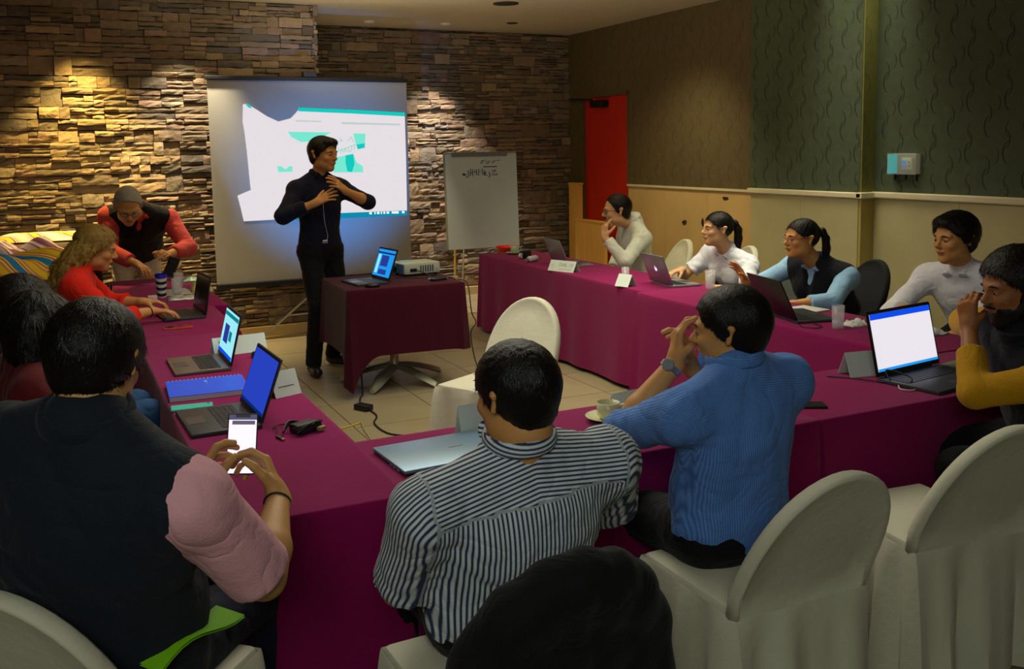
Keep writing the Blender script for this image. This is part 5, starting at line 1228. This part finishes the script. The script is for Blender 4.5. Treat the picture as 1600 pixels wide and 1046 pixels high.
C_khaki = cloth_mat('cream_trousers', c8(196, 184, 160)); C_red = cloth_mat('red_sweater', c8(222, 36, 14)); C_maroon = cloth_mat('maroon_top', c8(92, 14, 22)); C_gilet = cloth_mat('slate_gilet', c8(20, 27, 38))
C_pink = cloth_mat('pink_shirt', c8(226, 166, 176)); C_must = cloth_mat('mustard_sweater', c8(176, 128, 8)); C_lblue = cloth_mat('light_blue_shirt', c8(140, 180, 214)); C_black = cloth_mat('black_jacket', c8(7, 7, 9))
C_strp = stripe_mat('navy_white_stripe', c8(40, 52, 84), c8(206, 212, 214), 90, .46, .1); C_fine = stripe_mat('fine_blue_stripe', c8(66, 112, 186), c8(100, 142, 208), 150, .5, .2)
M_gl = mat('dark_frame', (.02, .015, .015), .3); M_glr = mat('red_frame', c8(150, 14, 24), .3); M_steel = mat('watch_steel', c8(190, 196, 200), .25, .9)

# presenter
person('standing presenter in a dark shirt gesturing with both hands before the projection screen', (1.87, 7.34, .95), (1.87, 7.32, 1.50), K(505, 242, 7.27), -78, head_yaw=-52, head_pitch=-4, s=1.02, w_=1.0,
       legs='stand', rfoot=(1.73, 7.14, .085), lfoot=(1.96, 7.42, .085), rw=K(491, 318, 7.03), rh=(-1, .1, -.6), rd=(.8, -.25, .45), rn=(.1, .6, -.5), rcurl=(.2, .25, .2), rspread=.20, rthumb=.1,
       lw=K(541, 299, 7.02), lh=(1, -.2, -.55), ld=(-.6, -.3, .5), ln=(0, .6, -.5), lcurl=(.3, .3, .3), lspread=.15, skin=SK_WARM, hair='short', hthick=.011, fringe=.004, hs=1.12, shirt=C_dkshirt, sleeve=(1.25, 1.75), pants=C_dark, hseed=3, fold=.005)
cable('thin white lanyard cord hanging down the presenter\'s shirt front', [K(505, 318, 7.13), K(507, 345, 7.12), K(512, 368, 7.13), K(510, 376, 7.13)], .002, mat('white_rubber', 0), 'lanyard', 'lanyard')
bd = MB().box(-.02, .02, -.002, .002, -.012, .012, .002, Matrix.Translation(K(508, 378, 7.13))).build('belt_buckle', M_steel); tag(bd, 'small bright clip at the end of the lanyard on the presenter\'s waist', 'clip')
# bending older man
person('older grey-haired man in a coral shirt and black vest bending over the far left table', (.60, 8.36, .93), K(218, 330, 7.98), K(200, 322, 7.74), -98, head_yaw=-88, head_pitch=-36, s=1.04, w_=1.05, belly=.02,
       legs='stand', rfoot=(.46, 8.40, .085), lfoot=(.74, 8.46, .085), rw=K(212, 412, 7.74), rh=(-1, .3, -.8), rn=(0, 0, -1), rd=(.5, -.8, -.3), lw=K(263, 398, 7.70), lh=(1, .3, -.6), ld=(-.2, -.7, .2), ln=(-.6, -.4, -.4), lcurl=(.6, .7, .5),
       skin=SK_WARM, hair='receding', hcol=H_GREY, hthick=.008, hs=1.14, tuft=(900, .012, .0012), shirt=C_coral, sleeve=(1.75, 1.8), vest=C_vblack, pants=C_khaki, glasses=M_gl, hseed=5, shw=1.12, armr=1.15)
phone('black phone held up by the bending man', *K(268, 418, 7.62), R(-20), face=MATS['display_off'], rx=R(58), ry=R(18), w_=.085, h_=.17)
# woman in red
def curly(head, M_, s, neck, U):
    r = random.Random(4); o = []
    W = lambda x, y, z: head + s * (x * M_[0] + y * M_[1] + z * M_[2])
    for k in range(64):
        q = r.choice((-1, 1)); an = r.uniform(-.5, 1.0); x0 = q * .070 * math.cos(an * .8); y0 = -.03 - .07 * math.sin(abs(an)) + r.uniform(-.02, .045); p = W(x0, y0, r.uniform(.0, .06))
        ph = r.uniform(0, 6); n = 7; L_ = r.uniform(.26, .40)
        for j in range(n):
            t = (j + 1) / n; w1 = .016 * math.sin(ph + t * 10); out = .045 * math.sin(t * 2.2)
            p2 = W(x0 * (1 + out * 13) + w1, y0 - .10 * t + w1 - out * 1.6, .04) - np.array([0, 0, L_ * t]); o.append(rc(p, p2, .013 - .007 * (j / n) ** 2, .013 - .007 * t ** 2, .004)); p = p2
    return o
person('woman with long curly blond-brown hair in a red sweater typing on a laptop', (-.02, 6.02, .56), (.12, 5.98, 1.07), K(150, 389, 5.98), -2, head_yaw=-8, head_pitch=-16, s=.98, w_=1.05, female=True, belly=.02,
       rw=K(236, 487, 5.86), rh=(-.3, -1, -.8), rd=(1, -.05, -.06), rn=(0, 0, -1), lw=K(222, 472, 6.10), lh=(-.3, 1, -.6), ld=(1, -.1, -.05), ln=(0, 0, -1), rcurl=(.35, .4, .3), skin=SK_WARM, hair='long', hcol=H_BLOND, hextra=curly, hthick=.016, hs=1.10,
       tuft=(3200, .05, .0014), hlift=.12, hrough=.002, hwave=.004, shirt=C_red, collar=False, sleeve=(1.55, 1.55), pants=C_denim, armr=1.1, bracelet=(M_gl, 1), hseed=9)
# dark haired women at the left edge
def longhair(L_=.30, wd=.03, back=-.055):
    def f(head, M_, s, neck, U):
        o = []; W = lambda x, y, z: head + s * (x * M_[0] + y * M_[1] + z * M_[2])
        for k in range(11):
            a = -1 + 2 * k / 10; x = .078 * math.sin(a * 1.5); y = back * math.cos(a * 1.2) * 1.1 - .01; p = W(x, y, .03)
            for j in range(4):
                t = (j + 1) / 4; p2 = W(x * (1 + .25 * t), y - .02 * t, .03) - np.array([0, 0, L_ * t * (.9 + .1 * math.sin(k * 3))]); o.append(rc(p, p2, wd * (1 - .12 * j), wd * (1 - .12 * (j + 1)), .02)); p = p2
        return o
    return f
person('woman with long straight dark hair in a maroon top at the left edge', (-.16, 3.52, .56), (-.10, 3.50, 1.03), K(60, 520, 3.50), 8, head_yaw=12, head_pitch=-12, s=.97, female=True, w_=1.08,
       rw=(.20, 3.36, .70), lw=(.22, 3.66, .70), rh=(-.3, -1, -.6), lh=(-.3, 1, -.6), rn=(0, 0, -1), skin=SK_TAN, hair='long', hthick=.022, hextra=longhair(.20, .034), tuft=(2200, .06, .0014), hlift=.06, hs=1.06, shirt=C_maroon, collar=False, sleeve=(1.7, 1.7),
       pants=C_jean, hseed=12, features=False)
person('woman with black hair seen above the long-haired woman at the left edge', (-.30, 4.22, .56), (-.20, 4.18, 1.03), K(34, 486, 4.15), 5, head_yaw=8, head_pitch=-10, s=.97, female=True,
       rw=(.12, 4.05, .70), lw=(.12, 4.35, .70), rh=(-.3, -1, -.6), lh=(-.3, 1, -.6), skin=SK_TAN, hair='long', hthick=.026, hextra=longhair(.16, .036), tuft=(1500, .05, .0014), hlift=.24, hs=1.06, shirt=C_dark, collar=False, sleeve=(1.7, 1.7), pants=C_jean, rknee=(.31, 4.22, .61), lknee=(.28, 4.46, .60), hseed=15, features=False)
# man in the gilet
g_ph = K(378, 694, 2.42)
person('man in a dark gilet over a pink shirt, seen from behind, holding a lit phone', (.05, 2.28, .57), K(138, 672, 2.10), K(150, 570, 2.15), 48, head_yaw=62, head_pitch=-18, s=1.08, w_=1.24, belly=.05, hunch=.03,
       rw=K(434, 782, 2.31), rh=(.5, -.8, -2), rd=(-.15, .6, .72), rn=(-1, .2, .05), rcurl=((.7, .8, .5), (.8, .9, .6), (.9, .9, .6), (.9, .9, .6)), rthumb=.4, lw=K(312, 788, 2.32), lh=(-1, .3, -.9), ld=(.12, .6, .70), ln=(1, .2, .05), lcurl=((.5, .6, .5), (.6, .7, .5), (.7, .7, .5), (.7, .7, .5)), lthumb=.5,
       skin=SK_TAN, hair='short', hthick=.017, hs=.97, tuft=(3200, .020, .0013), hlift=.24, shirt=C_pink, collar=False, sleeve=(.86, .92), vest=C_gilet, vneck=False, quilt=True, pants=C_denim, bracelet=(mat('dark_beads', (.02, .015, .02), .4), 1), features=False, hseed=21, fold=.007, neckr=1.12, armr=1.15)
tq = thing('phone', 'lit smartphone with a white screen held by the man in the gilet', 'phone', tuple(g_ph))
tq.rotation_euler = (R(70), R(5), R(-12))
MB().box(-.037, .037, -.076, .076, -.0045, .0045, .003).build('phone_body', M_blk, tq, True)
pf = MB().box(-.034, .034, -.073, .073, .0045, .0050).build('display', em('phone_white', c8(222, 210, 240), 1.5), tq)
MB().box(-.034, .034, .060, .073, .0050, .0053).build('status_bar', em('phone_grey', c8(100, 100, 130), .7), pf); MB().box(-.018, .018, .066, .073, .0053, .0056).build('notch', M_blk, pf)
MB().box(-.026, .030, .048, .058, .0050, .0053).build('search_bar', em('phone_bar', c8(120, 110, 125), .7), pf)
# striped shirt
person('broad man in a navy and white striped short-sleeved shirt, seen from behind', (.98, 2.10, .56), K(812, 716, 1.96), K(806, 620, 1.96), 93, head_yaw=108, head_pitch=-6, s=1.04, w_=1.24, belly=.06, hunch=.03, shw=1.04,
       lw=(.84, 2.34, .70), lh=(-.6, -.6, -.7), rw=(1.16, 2.36, .72), rh=(1, -.5, -.5), skin=SK_WARM, hair='short', hthick=.013, hs=1.0, tuft=(3400, .014, .0011), hlift=.10, shirt=C_strp, stripes=True, sleeve=(.92, .92), pants=C_dark, features=False, hseed=24, fold=.007, neckr=1.15, armr=1.18, colup=.014)
# blue shirt
person('man in a light blue shirt with a steel watch, hands raised to his mouth', (1.79, 2.24, .57), K(1150, 582, 2.17), K(1141, 518, 2.20), 97, head_yaw=130, head_pitch=-4, s=1.04, w_=1.12, belly=.03, hunch=.02,
       lw=K(1052, 570, 2.38), lh=(-1, .2, -1.2), ld=(.1, .05, 1), ln=(.9, -.3, .1), lcurl=((.5, .7, .5), (.6, .8, .5), (.7, .8, .5), (.7, .8, .5)), rw=K(1082, 575, 2.48), rh=(.7, .1, -1.4), rd=(-.3, -.1, 1), rn=(-.9, .3, 0), rcurl=(.5, .7, .5), watch=(M_steel, -1),
       skin=SK_WARM, hair='short', hthick=.014, hs=1.02, tuft=(2600, .012, .0011), hlift=.15, shirt=C_fine, stripes=True, sleeve=(1.18, 1.5), pants=C_dark, hseed=27, fold=.008, neckr=1.1, armr=1.05)
# right row
person('man in a white shirt and glasses resting his chin on one hand', (4.66, 7.10, .56), K(990, 347, 6.98), K(964, 330, 6.98), 165, head_yaw=158, head_pitch=-5, s=1.04, w_=1.08, belly=.03,
       lw=K(946, 372, 6.86), lh=(.6, -.7, -1), ld=(.02, .05, 1), ln=(.8, .2, 0), lcurl=((.5, .5, .4), (1.0, 1.0, .6), (1.1, 1.1, .6), (1.1, 1.1, .6)), rw=(4.45, 7.2, .62), rh=(.5, 1, -1), skin=SK_PALE, hair='receding', hthick=.010, hs=1.12, tuft=(1000, .014, .0012), shirt=C_cream, sleeve=(1.88, 1.88), pants=C_dark, glasses=M_gl, mustache=True, hseed=31, watch=None)
def pony(L_, wd, out=.06, dx=0.):
    def f(head, M_, s, neck, U):
        W = lambda x, y, z: head + s * (x * M_[0] + y * M_[1] + z * M_[2]); pts = [W(0, -.095, .045), W(dx, -.125, .045), W(dx, -.150, .0), W(dx, -.155, -.06) , W(dx, -.150, -.12 * L_), W(dx, -.135, -.20 * L_)]
        rr = [.018, .024, wd, wd * 1.05, wd * .8, .008]
        return [rc(pts[i], pts[i + 1], rr[i], rr[i + 1], .01) for i in range(5)]
    return f
person('young woman with a black ponytail in a white short-sleeved blouse', (4.86, 5.96, .56), K(1138, 395, 5.88), K(1121, 359, 5.86), 182, head_yaw=166, head_pitch=2, s=1.04, w_=1.05, female=True,
       lw=K(1112, 450, 5.66), lh=(.6, -1, -.6), ln=(0, 0, -1), rw=(4.34, 6.0, .75), rd=(-1, 0, -.1), rh=(.5, 1, -.6), rn=(0, 0, -1), skin=SK_PALE, hair='tied', hthick=.008, hextra=pony(1.15, .030), hs=1.08, tuft=(1200, .04, .001), hlift=.02, shirt=C_white2, sleeve=(.72, .72), pants=C_dark, hseed=34, jaw=.94)
person('woman in red glasses and a navy vest over a pale blue blouse', (4.90, 5.02, .56), K(1278, 414, 4.96), K(1252, 374, 4.96), 186, head_yaw=168, head_pitch=0, s=1.08, w_=1.14, female=True, belly=.02,
       lw=K(1240, 476, 4.70), lh=(.6, -1, -.5), ln=(0, 0, -1), ld=(-1, .1, 0), rw=K(1166, 440, 5.15), rh=(.5, 1, -.6), rd=(-.3, .2, .6), rn=(-.7, 0, -.2), rcurl=(.2, .3, .2), skin=SK_WARM, hair='tied', hthick=.008, hextra=pony(1.3, .026, dx=-.02), hs=1.06, tuft=(1200, .04, .001), hlift=.02, shirt=C_lblue, sleeve=(1.6, 1.6), vest=C_navy, pants=C_dark, glasses=M_glr, hseed=37)
person('man with thick black hair in a white dress shirt by the marble wall', (5.06, 3.90, .56), K(1502, 420, 3.86), K(1492, 374, 3.84), 196, head_yaw=172, head_pitch=-4, s=1.12, w_=1.12,
       rw=K(1412, 484, 3.92), rh=(-.1, 1, -.8), rn=(0, 0, -1), lw=K(1500, 520, 3.45), lh=(.3, -1, -.6), ln=(0, 0, -1), skin=SK_WARM, hair='short', hthick=.020, hs=1.10, fringe=.008, tuft=(1800, .024, .0014), shirt=C_white, sleeve=(1.85, 1.85), pants=C_dark, hseed=41)
person('bearded man in a navy vest and mustard sleeves leaning on the near table', (3.40, 2.26, .56), K(1602, 520, 2.22), K(1586, 450, 2.24), 152, head_yaw=158, head_pitch=-10, s=1.04, w_=1.12, belly=.02,
       lw=K(1514, 516, 2.40), lh=(-1, .2, -1.0), ld=(-.05, .1, 1), ln=(.8, .2, 0), lcurl=((.8, .9, .6), (.9, 1, .6), (1., 1, .6), (1, 1, .6)), rthumb=1.2, rw=K(1556, 535, 2.44), rh=(.6, 1, -.4), rd=(-.3, -.1, 1), rn=(.2, -.9, 0), rcurl=(.9, .9, .6), skin=SK_DARK, hair='short', hthick=.020, hs=1.08, tuft=(2200, .022, .0014), hlift=.4, shirt=C_must, sleeve=(1.66, 1.6), collar=False, vest=C_navy, vneck=False, pants=C_dark, beard=True, mustache=True, hseed=44)

# black jacket hung over the striped man's chair
def jacket():
    P_ = []
    for i in range(9):
        a = math.pi * i / 8; b = math.pi * (i + 1) / 8
        f = lambda t: V3(.19 * math.cos(t), -.235 - .40 * (.10 + .24 * math.sin(t)), .56 + .245 * math.sin(t) ** .8)
        if i < 8: P_.append(rc(f(a), f(b), .046, .046, .03))
    for i in range(7):
        x = -.20 + .40 * i / 6; zt_ = .55 + .22 * math.sqrt(max(0, 1 - (x / .215) ** 2)); P_.append(rc(V3(x, -.25 - (zt_ - .47) * .40, zt_), V3(x * 1.18, -.27, .26), .042, .040, .05))
    P_ += [rc(V3(-.20, -.30, .62), V3(-.26, -.31, .26), .045, .038, .02), rc(V3(.20, -.30, .62), V3(.27, -.31, .24), .045, .038, .02)]
    return field_mesh(P_, .009, 0., (.003, 10, 3), 1)
V_, Q_ = jacket(); o = np_mesh('jacket', [(V_, Q_)], C_black); o.location = (.885, 1.965, 0.05); o.scale = (1.04, 1.04, 1.0); o.rotation_euler = (0, 0, R(2)); tag(o, 'black jacket hung over the back of the striped-shirt man\'s chair', 'jacket')
# green cloth strip on the gilet man's chair
vs = []; fs = []
for i in range(9):
    t = i / 8; x = .24 * t; z = .010 + .02 * math.sin(t * 5)
    vs += [(x, -.03 - .01 * t, z), (x, .03 + .015 * t, z + .006)]
for i in range(8): fs.append((2 * i, 2 * i + 2, 2 * i + 3, 2 * i + 1))
o = MB().add(vs + [(x, y, z - .006) for x, y, z in vs], fs + [tuple(k + 18 for k in reversed(f)) for f in fs]).build('cloth_strip', mat('lime_cloth', c8(120, 190, 10), .6), smooth='full')
o.location = tuple(K(236, 1052, 2.02)); o.rotation_euler = (0, R(-8), R(38)); tag(o, 'lime green cloth strip tucked behind the man in the gilet', 'cloth')
